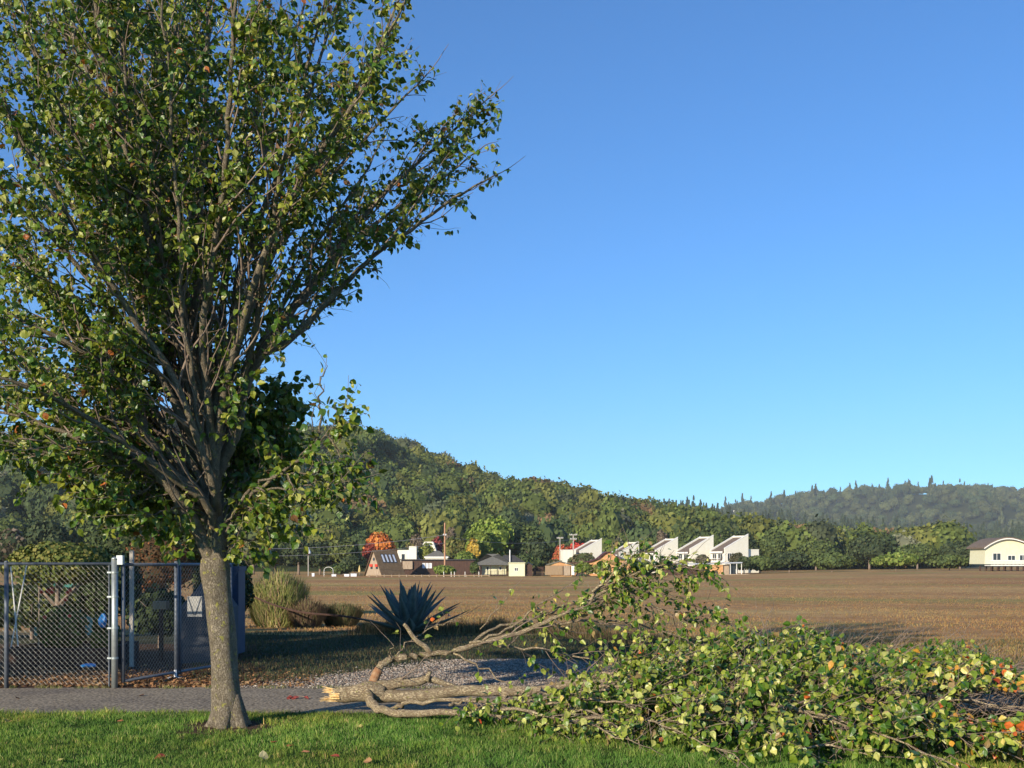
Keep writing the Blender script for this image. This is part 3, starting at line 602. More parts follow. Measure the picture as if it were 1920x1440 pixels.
def add_limb(plant, P3, r0, r1, sp, leaf, jit_len, trop, tw_step=0.15, leaf_step=0.05, t_start=0.16, okp=None, size=0.082, prob=None, maxlen=1.5, spread=0.75, bias=None):
    P3 = smooth_path(P3, 4); n = len(P3)
    P3[1:-1] += R.normal(0, 0.016 if r0 < .03 else 0.006, (n - 2, 3))
    t = np.linspace(0, 1, n); rad = r0 * (1 - t) ** 0.85 + r1
    plant.limb.tube(P3, rad, 12 if r0 > .03 else 8, wob=.07 if r0 > .03 else .04)
    seg = np.linalg.norm(np.diff(P3, axis=0), axis=1); cum = np.concatenate([[0], np.cumsum(seg)]); L = cum[-1]
    q = L * t_start
    while q < L:
        i = max(0, min(n - 2, int(np.searchsorted(cum, q)) - 1)); p = P3[i] + (P3[i + 1] - P3[i]) * ((q - cum[i]) / (seg[i] + 1e-9)); tg = unit(P3[i + 1] - P3[i])
        f = q / L; q += sp * R.uniform(0.6, 1.4)
        az = unit(np.cross(tg, R.normal(0, 1, 3))); d = unit(tg + az * R.uniform(0.5, 1.0) * spread)
        ln = min(maxlen, jit_len * (0.35 + 1.0 * math.sin(math.pi * min(1, f * 0.85 + 0.1)))) * R.uniform(0.5, 1.25)
        if f > 0.85: ln *= 0.7
        w = walk(p, d, ln, 0.13, 0.13, trop, bias, 0.05 if bias is not None else 0)
        if okp is not None and not okp(w[-1]):
            w = w[:max(2, len(w) // 2)]
            if not okp(w[-1]): continue
        rb = min(rad[i] * 0.45, 0.006 + ln * 0.007)
        plant.twig.tube(w, np.linspace(rb, 0.0025, len(w)), 5, cap=False)
        if leaf: plant.twig_leaves(w, leaf_step * 1.4, size, prob=prob, t0=0.35)
        s_, e_ = 0.12, ln
        while s_ < e_:
            k = min(len(w) - 2, int(s_ / ln * (len(w) - 1))); s_ += tw_step * R.uniform(0.6, 1.4)
            tg2 = unit(w[k + 1] - w[k]); az2 = unit(np.cross(tg2, R.normal(0, 1, 3)))
            pr = prob(w[k]) if prob is not None else 1.0
            if R.random() > 0.35 + 0.65 * pr: continue
            tl = R.uniform(0.12, 0.42) * (0.6 + 0.5 * pr)
            tw = walk(w[k], tg2 + az2 * R.uniform(0.6, 1.3), tl, 0.07, 0.18, trop * 0.6)
            plant.twig.tube(tw, np.linspace(0.0035, 0.0016, len(tw)), 3, cap=False)
            if leaf: plant.twig_leaves(tw, leaf_step, size, prob=prob, t0=0.1)
    # end tuft
    w = walk(P3[-1], P3[-1] - P3[-2], 0.4, 0.1, 0.1, trop); plant.twig.tube(w, np.linspace(r1, 0.002, len(w)), 4, cap=False)
    if leaf: plant.twig_leaves(w, leaf_step, size, prob=prob)
def ok_tree(p):
    a, b_ = proj(p); return bool(inpoly(a, b_, TREE_POLY)[0])
for e_ in range(15):                                # further thin upright stems between the traced ones
    i0, i1 = rnd.sample([1, 2, 4, 5, 6, 10, 11, 12, 13, 14, 16, 17, 18, 22, 24], 2); p0_, p1_ = LIMBS[i0][0], LIMBS[i1][0]; w_ = rnd.uniform(.3, .7); q_ = []
    for j in range(9):
        t = j / 8; a0 = p0_[min(len(p0_) - 1, int(t * (len(p0_) - 1)))]; a1 = p1_[min(len(p1_) - 1, int(t * (len(p1_) - 1)))]
        f0 = t * (len(p0_) - 1); f1 = t * (len(p1_) - 1); l0 = f0 - int(f0); l1 = f1 - int(f1); b0 = p0_[min(len(p0_) - 1, int(f0) + 1)]; b1 = p1_[min(len(p1_) - 1, int(f1) + 1)]
        q_.append(((a0[0] + (b0[0] - a0[0]) * l0) * w_ + (a1[0] + (b1[0] - a1[0]) * l1) * (1 - w_), (a0[1] + (b0[1] - a0[1]) * l0) * w_ + (a1[1] + (b1[1] - a1[1]) * l1) * (1 - w_)))
    LIMBS.append((q_, rnd.uniform(6, 9), rnd.uniform(-2.3, 2.3)))
for path, r0, dz in LIMBS:
    if path[0][1] < 960 and path[0][0] < 420: path = [(402 + rnd.uniform(-7, 7), path[0][1] + 75)] + list(path)
    k = len(path); P3 = []
    for j, (a, b_) in enumerate(path):
        t = j / (k - 1); P3.append(W(a, b_, DT + dz * t ** 1.1 + (0.03 if j == 0 else 0)))
    add_limb(pl, P3, r0 * PXM * 0.68, 0.007, 0.20, True, 0.90, 0.035, okp=ok_tree, prob=dens, tw_step=0.125, leaf_step=0.027, size=0.064)
    LAND.append((P3[-1]))
def clump(P, s, lo, hi, seed=0.0): v = np.array([mnoise.noise((p[0] * s + seed, p[1] * s, p[2] * s)) for p in P]); return R.random(len(P)) < np.clip((v - lo) / (hi - lo), 0.2, 1)
def tree_ok(P):
    a, b_ = proj(P); j = R.normal(0, 7, (2, len(P))); return inpoly(a + j[0], b_ + j[1], TREE_POLY) & clump(P, 3.2, -.30, .02)
PAL_T = [(0.065, 0.13, 0.016), (0.135, 0.185, 0.022), (0.235, 0.255, 0.036), (0.32, 0.33, 0.09), (0.16, 0.075, 0.025), (0.33, 0.11, 0.03)]
# low side growth on the right of the trunk, allowed outside the main outline
low = Plant()
def spray(plant, path, r0, D0, D1, sp=0.13, ln=0.4, lstep=0.05, t0=0.35, size=0.075, trop=0.03, prob=None, leaf=True, tw=0.12):
    k = len(path); P3 = [W(a, b_, D0 + (D1 - D0) * j / (k - 1)) for j, (a, b_) in enumerate(path)]
    add_limb(plant, P3, r0, 0.003, sp, leaf, ln, trop, t_start=t0, size=size, leaf_step=lstep, prob=prob, tw_step=tw)
spray(low, [(415, 1000), (452, 950), (500, 905), (548, 872), (585, 835), (600, 790), (601, 745), (606, 700), (612, 684)], 0.022, DT, DT - 0.2, sp=0.4, ln=0.16, lstep=0.13, t0=0.62)
spray(low, [(560, 862), (585, 820), (588, 770), (594, 728)], 0.006, DT - .1, DT - .2, sp=0.5, ln=0.08, lstep=0.3)
spray(low, [(588, 830), (615, 818), (640, 800), (650, 775)], 0.008, DT - .15, DT - .2, sp=0.10, ln=0.28, t0=0.2)
spray(low, [(615, 818), (640, 850), (655, 880), (668, 900)], 0.007, DT - .2, DT - .3, sp=0.09, ln=0.30, t0=0.1)
spray(low, [(420, 1010), (455, 940), (480, 910), (530, 888), (580, 886), (630, 880)], 0.020, DT, DT - .5, sp=0.13, ln=0.33, t0=0.6, lstep=0.045)
spray(low, [(478, 912), (520, 920), (570, 912), (610, 918), (640, 900)], 0.011, DT - .25, DT - .6, sp=0.12, ln=0.30, t0=0.45, lstep=0.045)
spray(low, [(540, 890), (560, 930), (600, 925), (640, 905)], 0.007, DT - .4, DT - .6, sp=0.12, ln=0.26, t0=0.3)
spray(low, [(425, 1030), (470, 990), (515, 965), (560, 980)], 0.010, DT, DT - .3, sp=0.14, ln=0.34, t0=0.35)
for path in ([(410, 990), (440, 900), (470, 830), (500, 770), (515, 730)], [(412, 1000), (450, 930), (500, 870), (525, 800), (530, 760)], [(410, 980), (432, 880), (450, 800), (458, 750)],
             [(414, 1010), (460, 960), (505, 900), (520, 860)], [(410, 980), (425, 900), (470, 870), (500, 830), (505, 790)]):
    spray(low, path, 0.016, DT + .1, DT + 1.5, sp=0.085, ln=0.42, t0=0.3, lstep=0.036, size=0.09)
spray(low, [(405, 1060), (425, 1045), (440, 1015), (452, 985)], 0.012, DT, DT - .2, sp=0.12, ln=0.26, t0=0.15)
spray(low, [(398, 1010), (372, 985), (355, 960), (340, 985)], 0.008, DT + .1, DT + .4, sp=0.2, ln=0.14, t0=0.3, lstep=0.08)
for path in ([(385, 940), (310, 905), (250, 930), (180, 935)], [(388, 930), (330, 900), (270, 880), (200, 890), (150, 885)], [(392, 960), (350, 950), (300, 960), (250, 965)]):
    spray(low, path, 0.014, DT, DT - 0.8, sp=0.14, ln=0.34, t0=0.35)
for path, dz in (([(396, 1000), (340, 975), (280, 960), (215, 950)], 1.0), ([(394, 985), (345, 950), (300, 930), (240, 925)], .6), ([(392, 960), (330, 925), (260, 905), (190, 905)], .9), ([(396, 1015), (365, 1000), (335, 985), (300, 990)], .7),
                 ([(412, 990), (440, 960), (470, 950), (500, 955)], -.4), ([(410, 960), (440, 920), (470, 890), (490, 860)], .5), ([(412, 1030), (440, 1010), (480, 1010), (520, 1000)], .4), ([(400, 985), (330, 940), (250, 925), (170, 930), (90, 880)], .3), ([(396, 960), (300, 880), (200, 850), (100, 850), (10, 850)], -.9), ([(396, 960), (300, 850), (200, 800), (80, 790), (-20, 800)], -.4), ([(396, 940), (280, 800), (170, 740), (60, 740), (-20, 760)], .4)):
    spray(low, path, 0.012, DT, DT + dz, sp=0.10, ln=0.34, t0=0.25, lstep=0.042, size=.085)
# leaves held against the limbs near the fork
spray(low, [(428, 800), (440, 760), (448, 720), (442, 690)], 0.006, DT - .35, DT - .4, sp=0.10, ln=0.20, t0=0.0, lstep=0.055)
spray(low, [(440, 830), (438, 780), (430, 735), (425, 700)], 0.006, DT - .30, DT - .4, sp=0.09, ln=0.22, t0=0.0, lstep=0.05)
spray(low, [(480, 670), (510, 650), (520, 610), (515, 580)], 0.006, DT - .3, DT - .5, sp=0.10, ln=0.25, t0=0.0, lstep=0.055)

b_ = pl; NP = len(b_.P)
k = tree_ok(np.array(b_.P)); keepi = np.nonzero(k)[0]
allP = np.vstack([np.array(b_.P)[keepi], np.array(low.P)]); allT = np.vstack([np.array(b_.T)[keepi], np.array(low.T)]); allN = np.vstack([np.array(b_.N)[keepi], np.array(low.N)]); allS = np.concatenate([np.array(b_.S)[keepi], np.array(low.S)])
pl.limb.V += low.limb.V; pl.limb.C += low.limb.C; pl.limb.M += low.limb.M; pl.limb.F += [f + pl.limb.n for f in low.limb.F]; pl.limb.n += low.limb.n
pl.twig.V += low.twig.V; pl.twig.C += low.twig.C; pl.twig.M += low.twig.M; pl.twig.F += [f + pl.twig.n for f in low.twig.F]; pl.twig.n += low.twig.n
pl.limb.build("trunk", M['bark'], tree, smooth=True); pl.twig.build("branches", M['twig'], tree, smooth=True)
cb = MB(); leaves(cb, allP, allT, allN, allS, leaf_cols(allP, PAL_T, [.36, .34, .20, .08, .012, .008])); cb.build("crown", M['leaf'], tree)
print("tree leaves", len(allP))
# torn wood scar where the limb split away
b = MB()
def shards(b, org, d, n, L, w, spread, col=(1, 1, 1)):
    d = unit(np.array(d, float))
    for _ in range(n):
        o = np.array(org) + R.normal(0, spread, 3); dd = unit(d + R.normal(0, 0.22, 3)); l = L * R.uniform(0.4, 1.1)
        b.tube([o - dd * l * .4, o + dd * l * 0.3, o + dd * l], [w * R.uniform(.7, 1.2), w * 0.8, w * 0.1], 4, col)
for (a, y_, s_) in ((391, 1008, 1.0), (392, 1030, 1.0), (390, 994, 0.8), (395, 1020, 0.9)):
    shards(b, W(a, y_, DT - 0.12), (0.0, -0.15, 1), 9, 0.07 * s_, 0.011, 0.016)
b.build("torn_wood", M['torn'], tree)
for (a, y_, r_) in ((391, 1008, .05), (394, 1025, .05), (388, 950, .04), (384, 900, .04)):
    b = MB(); v = IV2 * np.array([r_ * .6, r_ * .35, r_ * 1.3]) + W(a, y_, DT - 0.105); v += R.normal(0, .003, v.shape); b.add(v, IF2)
    b.build("scar", M['rust_wood'], tree, smooth=True)

# neighbours of the same row, outside the frame at left: their shade falls across the agave and the verge
for (x, y, rz, sc, lab) in ((-12.6, 11.6, 2.1, 1.0, "street tree of the same row nearest beyond the left edge of the photo"), (-22.5, 11.8, 4.0, 0.74, "street tree of the same row second beyond the left edge of the photo"),
                           (-31.5, 12.0, 0.7, 0.8, "street tree of the same row third beyond the left edge of the photo")):
    c = copy_thing(tree, (x, y, 0), rz, sc); c["label"] = lab

# ------------------------------------------------------------------ the fallen limb
fallen = thing("fallen_branch", (GX(700, 12.4), 12.4, 0), "huge fallen branch with pale splintered end and green leaves lying across path and lawn", "fallen branch")
fl = Plant()
DF = 12.4; FM = DF / FPX
def okf(p): return p[2] > 0.03
def fl_limb(path, r0, r1, D0, D1, sp=0.16, ln=0.5, t0=0.3, lstep=0.042, leaf=True, trop=0.0, size=0.070, tw=0.12, maxlen=1.2, spread=0.9):
    k = len(path); P3 = [W(a, y_, D0 + (D1 - D0) * j / (k - 1)) for j, (a, y_) in enumerate(path)]
    for q in P3: q[2] = max(q[2], 0.03)
    add_limb(fl, P3, r0, r1, sp, leaf, ln, trop, t_start=t0, okp=okf, size=size, leaf_step=lstep, tw_step=tw, maxlen=maxlen, spread=spread, bias=np.array([1.0, 0, 0]))
# thick butt
bt = smooth_path([np.append(W(a, y_, DF), r_) for a, y_, r_ in [(622, 1303, .070), (630, 1302, .084), (650, 1301, .096), (672, 1299, .105), (690, 1297, .118), (705, 1298, .112), (722, 1300, .08)]], 4)
fl.limb.tube(bt[:, :3], bt[:, 3], 16, wob=0.06)
fl_limb([(695, 1303), (740, 1306), (790, 1305), (850, 1296), (920, 1294), (985, 1297), (1040, 1288), (1085, 1280), (1140, 1290), (1200, 1300), (1290, 1285), (1400, 1268), (1520, 1262)], .062, .018, DF, 11.9, sp=.3, ln=.45, t0=.45, lstep=.07)
fl_limb([(690, 1290), (740, 1283), (790, 1276), (806, 1273), (835, 1283), (870, 1290)], .050, .02, DF + .05, DF + .05, leaf=False, sp=9)
fl_limb([(690, 1300), (700, 1322), (724, 1333), (770, 1337), (850, 1335), (940, 1345), (1050, 1352), (1160, 1350), (1280, 1352)], .046, .010, DF - .1, 10.9, sp=.22, ln=.5, t0=.35)
fl_limb([(725, 1331), (745, 1325), (780, 1318), (860, 1312), (960, 1322), (1060, 1330), (1180, 1332), (1300, 1345)], .024, .006, DF - .15, 11.4, sp=.22, ln=.45, t0=.35)
# stub of the hump and the rising limb
fl.limb.tube([W(800, 1276, DF), W(804, 1264, DF), W(807, 1257, DF)], [.042, .028, .022], 9)
up = [(697, 1292), (703, 1270), (713, 1250), (730, 1238), (760, 1232), (800, 1228), (850, 1220), (900, 1206), (960, 1190), (1010, 1172), (1060, 1150), (1100, 1134), (1120, 1108), (1170, 1085), (1230, 1062), (1300, 1052)]
fl_limb(up, .046, .005, DF + .1, 13.2, sp=.22, ln=.42, t0=.33, lstep=.042)
fl.limb.tube(smooth_path([W(a, y_, DF + .35) for a, y_ in [(808, 1226), (797, 1212), (783, 1203), (772, 1190), (763, 1176), (757, 1170)]], 3), np.linspace(.034, .022, 16), 9)
fl_limb([(735, 1236), (752, 1220), (775, 1196), (830, 1170), (880, 1148)], .010, .003, DF + .2, DF + .8, sp=.25, ln=.2, t0=.1, lstep=.14)
fl_limb([(735, 1236), (728, 1222), (735, 1206)], .006, .003, DF + .2, DF + .2, sp=.3, ln=.08, lstep=.2)
fl_limb([(870, 1216), (905, 1190), (950, 1172), (1010, 1160), (1060, 1135), (1110, 1118), (1180, 1105)], .018, .004, DF + .4, 13.8, sp=.2, ln=.35, t0=.3, lstep=.038)
fl_limb([(905, 1202), (960, 1175), (1000, 1140), (1040, 1115), (1080, 1090), (1130, 1055)], .013, .003, DF + .4, 13.4, sp=.3, ln=.22, t0=.2, lstep=.085)
fl_limb([(960, 1190), (1040, 1172), (1130, 1165), (1220, 1175), (1300, 1205), (1350, 1215)], .014, .004, DF + .5, 13.6, sp=.18, ln=.34, t0=.25, lstep=.038)
fl_limb([(1050, 1155), (1120, 1125), (1200, 1130), (1280, 1160), (1340, 1165), (1420, 1180)], .013, .004, DF + .6, 13.8, sp=.15, ln=.34, t0=.15, lstep=.04)
fl_limb([(1095, 1135), (1150, 1100), (1210, 1115), (1260, 1120), (1300, 1135)], .016, .004, 13.0, 13.6, sp=.10, ln=.34, t0=.1, lstep=.046)
fl_limb([(1110, 1110), (1150, 1075), (1180, 1050), (1185, 1040)], .012, .004, 13.0, 13.1, sp=.06, ln=.34, t0=.2, lstep=.026)
fl_limb([(1150, 1095), (1210, 1080), (1270, 1062), (1320, 1068), (1355, 1085)], .014, .004, 13.1, 13.4, sp=.07, ln=.30, t0=.1, lstep=.040)
fl_limb([(1120, 1115), (1160, 1085), (1230, 1070), (1290, 1052)], .012, .004, 13.2, 13.5, sp=.08, ln=.26, t0=.1, lstep=.042)
fl_limb([(880, 1205), (960, 1212), (1040, 1222), (1130, 1240), (1230, 1245)], .012, .004, DF + .4, 12.9, sp=.15, ln=.34, t0=.2)
fl_limb([(900, 1180), (940, 1130), (965, 1100)], .006, .003, 12.9, 13.1, sp=.2, ln=.10, lstep=.10, t0=.4)
fl_limb([(850, 1225), (900, 1250), (960, 1290), (1000, 1310)], .010, .003, DF + .3, DF, sp=.3, ln=.2, lstep=.1)
fl_limb([(930, 1296), (958, 1320), (985, 1332), (1060, 1338), (1180, 1345)], .022, .008, DF - .1, 11.2, sp=.2, ln=.4, t0=.4)
fl_limb([(1100, 1282), (1160, 1280), (1240, 1290), (1330, 1300), (1440, 1305)], .026, .008, 12.2, 11.6, sp=.2, ln=.4, t0=.4)
# limbs of the leafy mass fanning out over lawn and path (ground plan x, y and peak height)
fan = [(1.2, 9.7, .22), (1.9, 9.0, .32), (2.6, 8.4, .40), (3.6, 8.0, .42), (4.6, 7.9, .40), (5.6, 8.2, .45), (6.4, 8.8, .50), (7.2, 9.4, .55), (7.8, 10.2, .60), (8.2, 10.9, .62), (8.2, 11.6, .68), (8.0, 12.3, .70), (7.6, 12.9, .62),
       (6.8, 12.7, .72), (5.6, 12.9, .8), (5.0, 12.6, .8), (7.6, 13.1, .50), (3.6, 10.4, .62), (5.0, 10.0, .66), (6.2, 11.4, .72), (4.4, 11.6, .75), (3.0, 11.8, .62), (6.4, 10.2, .62), (5.4, 9.2, .55), (2.6, 10.6, .45), (5.9, 12.1, .85),
       (3.4, 9.4, .5), (4.2, 9.0, .5), (7.0, 11.9, .7), (6.9, 10.8, .68), (0.5, 10.35, .16), (3.9, 12.3, .85), (4.6, 12.9, .8), (4.9, 8.6, .4), (6.0, 9.6, .5)]
for (x, y, hmax) in fan:
    if y > 11.2 and x > 4: hmax *= 0.80
    x0, y0 = -0.35 + R.uniform(0, 1.0) ** 0.7 * 2.0, 12.2 - R.uniform(0.1, .9) * (1 if y < 11.5 else -.4)
    x0 = min(x0, x - 1.2); k = 8; P3 = []
    for j in range(k):
        t = j / (k - 1); z = 0.22 * (1 - t) + hmax * math.sin(math.pi * (0.12 + 0.80 * t)) * t ** 0.3
        bow = math.sin(math.pi * t) * 0.35 * (1 if y < 11.5 else -0.3)
        P3.append(np.array([x0 + (x - x0) * t, y0 + (y - y0) * t + bow, max(0.05, z * 0.95)]) + (R.normal(0, .05), R.normal(0, .06), 0))
    add_limb(fl, P3, 0.012, 0.0045, 0.125, True, 0.52, -0.012, t_start=0.12, okp=okf, size=0.068, leaf_step=0.032, tw_step=0.11, maxlen=0.9, spread=1.0, bias=np.array([0.6, 0, 0]))
# limbs that ride on top of the leafy mass
for path, D0, D1, r_ in (([(1120, 1288), (1220, 1283), (1320, 1272), (1420, 1262), (1540, 1258), (1650, 1262), (1750, 1264), (1840, 1285)], 11.9, 10.6, .030),
                      ([(1205, 1310), (1260, 1318), (1330, 1320), (1420, 1316), (1520, 1330)], 10.9, 10.0, .026), ([(1262, 1332), (1300, 1342), (1345, 1346), (1400, 1352)], 10.2, 9.7, .020),
                      ([(1440, 1318), (1500, 1332), (1580, 1352), (1660, 1378)], 10.0, 9.3, .014), ([(1650, 1308), (1720, 1320), (1800, 1345), (1880, 1370)], 10.6, 9.8, .014),
                      ([(1000, 1345), (1090, 1350), (1180, 1345), (1270, 1352)], 10.8, 10.2, .020), ([(940, 1330), (1040, 1345), (1120, 1365), (1190, 1392)], 11.0, 9.8, .014),
                      ([(1320, 1240), (1400, 1232), (1500, 1215), (1560, 1222)], 12.4, 12.2, .012), ([(1180, 1250), (1260, 1240), (1380, 1215)], 12.6, 12.6, .010),
                      ([(1480, 1410), (1560, 1400), (1640, 1418)], 9.2, 9.0, .010), ([(1730, 1395), (1800, 1380), (1880, 1392)], 9.4, 9.4, .010)):
    fl_limb(path, r_, .004, D0, D1, sp=.20, ln=.32, t0=.2, lstep=.075)
def fall_cols(P):
    n = len(P); c = cmix(n, [(0.062, 0.135, 0.016), (0.145, 0.21, 0.024), (0.30, 0.34, 0.065), (0.46, 0.47, 0.15), (0.30, 0.21, 0.10)], [.30, .28, .25, .13, .04])
    a, y_ = proj(P); pr = np.clip((a - 1560) / 420, 0, 1) * 0.11 + np.clip((a - 1840) / 80, 0, 1) * 0.25
    pr = pr * np.clip(1.2 + 1.4 * noise2(P[:, 0], P[:, 1], 2.2, 4.0), 0, 2.2) + 0.012
    k = R.random(n) < pr; c[k] = cmix(int(k.sum()), [(0.58, 0.30, 0.05), (0.55, 0.13, 0.03), (0.62, 0.50, 0.14), (0.32, 0.05, 0.02)], [.35, .25, .3, .1]); return c
def fall_ok(P):
    a, y_ = proj(P)
    top = np.interp(a, [600, 700, 800, 880, 940, 1000, 1100, 1130, 1180, 1260, 1350, 1372, 1410, 1440, 1500, 1560, 1600, 1700, 1800, 1860, 1960], [1240, 1195, 1160, 1110, 1085, 1080, 1040, 1015, 1012, 1030, 1062, 1090, 1165, 1190, 1182, 1210, 1228, 1235, 1222, 1255, 1268])
    low_ = np.interp(a, [600, 735, 780, 830, 880, 940, 1000, 1060, 1100], [1330, 1362, 1378, 1388, 1400, 1420, 1432, 1442, 1900])
    hole = ((a - 1865) / 75) ** 2 + ((y_ - 1318) / 28) ** 2 < 1
    hole |= (((a - 1690) / 70) ** 2 + ((y_ - 1300) / 14) ** 2 < 1) & (R.random(len(a)) < .6)
    gap = (a < 1150) & (y_ > 1215) & (y_ < 1265) & (R.random(len(a)) < 0.3)
    airy = (y_ < np.interp(a, [900, 1000, 1200, 1350, 1420], [1262, 1262, 1255, 1215, 1190])) & (R.random(len(a)) < np.where((y_ < 1125) & (a > 1090), .06, .22))
    airy |= (P[:, 2] < 0.12) & (R.random(len(a)) < .5)
    bare = (a > 700) & (a < 1050) & (y_ > 1266) & (y_ < 1312) & (R.random(len(a)) < 0.6) & (P[:, 1] < 12.6)
    return (y_ > top - 20 * ((a > 1480) & (a < 1900)) + R.normal(0, 5, len(a))) & (y_ < low_) & ~hole & ~gap & ~bare & ~airy & (P[:, 2] > 0.015) & clump(P, 3.4, -.22, .10, 40.) & (a > 725)
cr = fl.finish(fallen, fall_cols, fall_ok, M['limb_down'], M['twig'], ('limb', 'branches', 'foliage')); print("fallen leaves", len(fl.P))
# pale splintered end
b = MB(); e0 = W(624, 1303, DF)
for q in range(170):
    a = R.uniform(0, 6.28); rr = 0.076 * math.sqrt(R.random()); zz = rr * math.sin(a); o = e0 + np.array([0.02, rr * math.cos(a), zz])
    l = R.uniform(0.015, 0.05) + (0.10 * R.random() if zz > .03 else 0.0) + (0.13 * R.random() ** .7 if zz < -.035 else 0.0); w_ = R.uniform(.005, .014)
    d = unit(np.array([-1, R.normal(0, .10), R.normal(0, .10) + (0.15 if zz > .03 else -.02)])); sx = np.array([0, 1, 0]) * w_ * R.uniform(.8, 2.0); sz = np.array([0, 0, 1]) * w_ * R.uniform(.25, .6)
    e = o + d * l; bk = o + (0.08, 0, 0); jag = R.uniform(-.6, .6) * sx
    v = [bk - sx - sz, bk + sx - sz, bk + sx + sz, bk - sx + sz, o - sx - sz, o + sx - sz, o + sx + sz, o - sx + sz, e - sx * .25 + jag - sz * .2, e + sx * .25 + jag - sz * .2, e + sx * .2 + jag + sz * .2, e - sx * .2 + jag + sz * .2]
    v = [np.array(p_) + (-0.008, -.006, 0) for p_ in v]
    b.add(v, [(0, 1, 5, 4), (1, 2, 6, 5), (2, 3, 7, 6), (3, 0, 4, 7), (4, 5, 9, 8), (5, 6, 10, 9), (6, 7, 11, 10), (7, 4, 8, 11), (8, 9, 10, 11)])
b.build("splintered_end", M['torn'], fallen)
b = MB(); pr_ = smooth_path([W(a, y_, DF + .09) for a, y_ in [(698, 1290), (702, 1272), (711, 1254)]], 4); b.tube(pr_, np.linspace(.061, .052, len(pr_)), 12, wob=.03); b.build("rusty_bark", M['rust_wood'], fallen, smooth=True)

# ------------------------------------------------------------------ chain-link fence and gate
def chain_mesh(b, A, B, z0, z1, pitch=0.074, r=0.0019):
    """woven diagonal wires between ground points A and B"""
    A = np.array(A, float); B = np.array(B, float); L = np.linalg.norm(B - A); d = (B - A) / L; nrm = np.array([-d[1], d[0]]); H = z1 - z0
    k = -int(H / pitch) - 1
    while k * pitch < L:
        for sgn in (1, -1):
            s0 = k * pitch; t0, t1 = 0.0, H
            # wire: s = s0 + t (t height) for sgn 1, mirrored for -1
            lo = max(0.0, -s0); hi = min(H, L - s0)
            if hi - lo > 0.02:
                nseg = max(1, int(round((hi - lo) / (pitch / 2)))); pts_ = []
                for q in range(nseg + 1):
                    t = lo + (hi - lo) * q / nseg; s_ = s0 + t
                    if sgn < 0: s_ = L - s_
                    off = 0.0035 * (1 if (q % 2 == 0) else -1) * sgn
                    p = A + d * s_ + nrm * off; pts_.append((p[0], p[1], z0 + t))
                b.tube(pts_, r, 3, cap=False)
        k += 1
def post(b, x, y, z0, z1, r, n=12, dome=True):
    b.tube([(x, y, z0), (x, y, z1)], r, n)
    if dome: b.tube([(x, y, z1), (x, y, z1 + r * .5), (x, y, z1 + r * .9)], [r * 1.12, r * .95, r * .3], n)
DFN = 14.95
GP = (GX(215, DFN), DFN)                            # gate post
fence = thing("chain_link_fence", (GX(12, DFN), DFN, 0), "chain-link fence panel with dark posts and top rail at the left edge", "fence")
fx = [GX(12, DFN) - 2.35 * i for i in range(0, 3)]
for x in fx:
    b = MB(); post(b, x, DFN, -0.05, 1.76, 0.030); b.build("post", M['galv_dark'], fence, smooth=True)
b = MB(); b.tube([(fx[-1], DFN, 1.742), (GP[0] - .04, DFN, 1.742)], 0.021, 10); b.build("top_rail", M['galv_dark'], fence, smooth=True)
b = MB(); chain_mesh(b, (fx[-1], DFN + .012), (GP[0] - .075, DFN + .012), 0.05, 1.735); b.build("wire_mesh", M['wire'], fence)
b = MB(); b.bar((GP[0] - .075, DFN, 0.02), (GP[0] - .075, DFN, 1.74), 0.018); b.build("tension_bar", M['galv_dark'], fence)
gp = thing("gate_post", (GP[0], GP[1], 0), "shiny round steel gate post with clamp bands and a box on top", "post")
b = MB(); post(b, GP[0], GP[1], -0.05, 1.80, 0.044, 20); b.build("pipe", M['galv'], gp, smooth=True)
for z in (0.42, 0.84, 1.28, 1.62):
    b = MB(); b.tube([(GP[0], GP[1], z - .013), (GP[0], GP[1], z + .013)], 0.052, 20); b.box(GP[0] - .10, GP[0] - .045, GP[1] - .02, GP[1] + .02, z - .011, z + .011); b.build("clamp_band", M['galv'], gp)
b = MB(); b.box(GP[0] + .03, GP[0] + .115, GP[1] - .02, GP[1] + .06, 1.73, 1.86); b.build("latch_box", M['galv'], gp)
gate = thing("chain_link_gate", (GP[0] + .06, GP[1] + .06, 0), "open chain-link gate swung away from the round gate post behind the trunk", "gate")
gd = np.array([GX(398, 17.2), 17.2]) - np.array([GP[0] + .09, GP[1] + .08]); gl = np.linalg.norm(gd); gd /= gl; gl += 0.55
g0 = np.array([GP[0] + .09, GP[1] + .08])
def gpt(s_, z): p = g0 + gd * s_; return (p[0], p[1], z)
smid = 1.28
b = MB()
for s_ in (0, gl): b.tube([gpt(s_, 0.07), gpt(s_, 1.73)], 0.026, 10)
b.tube([gpt(0, 1.73), gpt(gl, 1.73)], 0.024, 10); b.tube([gpt(0, 0.09), gpt(gl, 0.09)], 0.022, 10); b.build("gate_frame", M['galv_dark'], gate, smooth=True)
b = MB(); b.tube([gpt(smid, 0.0), gpt(smid, 1.78)], 0.033, 12); b.tube([gpt(smid + .08, 0.05), gpt(smid + .08, 1.76)], 0.026, 10); b.build("centre_stile", M['galv_dark'], gate, smooth=True)
b = MB(); p = gpt(smid, 0); b.tube([(p[0], p[1] - .05, 0), (p[0], p[1] - .05, 0.13)], 0.022, 8); b.box(p[0] - .10, p[0] + .08, p[1] - .12, p[1] + .02, 0.0, 0.02); b.build("drop_rod", M['white'], gate)
b = MB(); chain_mesh(b, g0, g0 + gd * gl, 0.10, 1.71, r=0.0019); b.build("wire_mesh", M['wire'], gate)
sg = thing("gate_sign", W(368, 1137, 17.0), "small blank pale notice board with dark V straps hanging on the gate", "sign")
b = MB()
c0 = g0 + gd * 1.95; n2 = np.array([gd[1], -gd[0]]); 
if n2[1] > 0: n2 = -n2
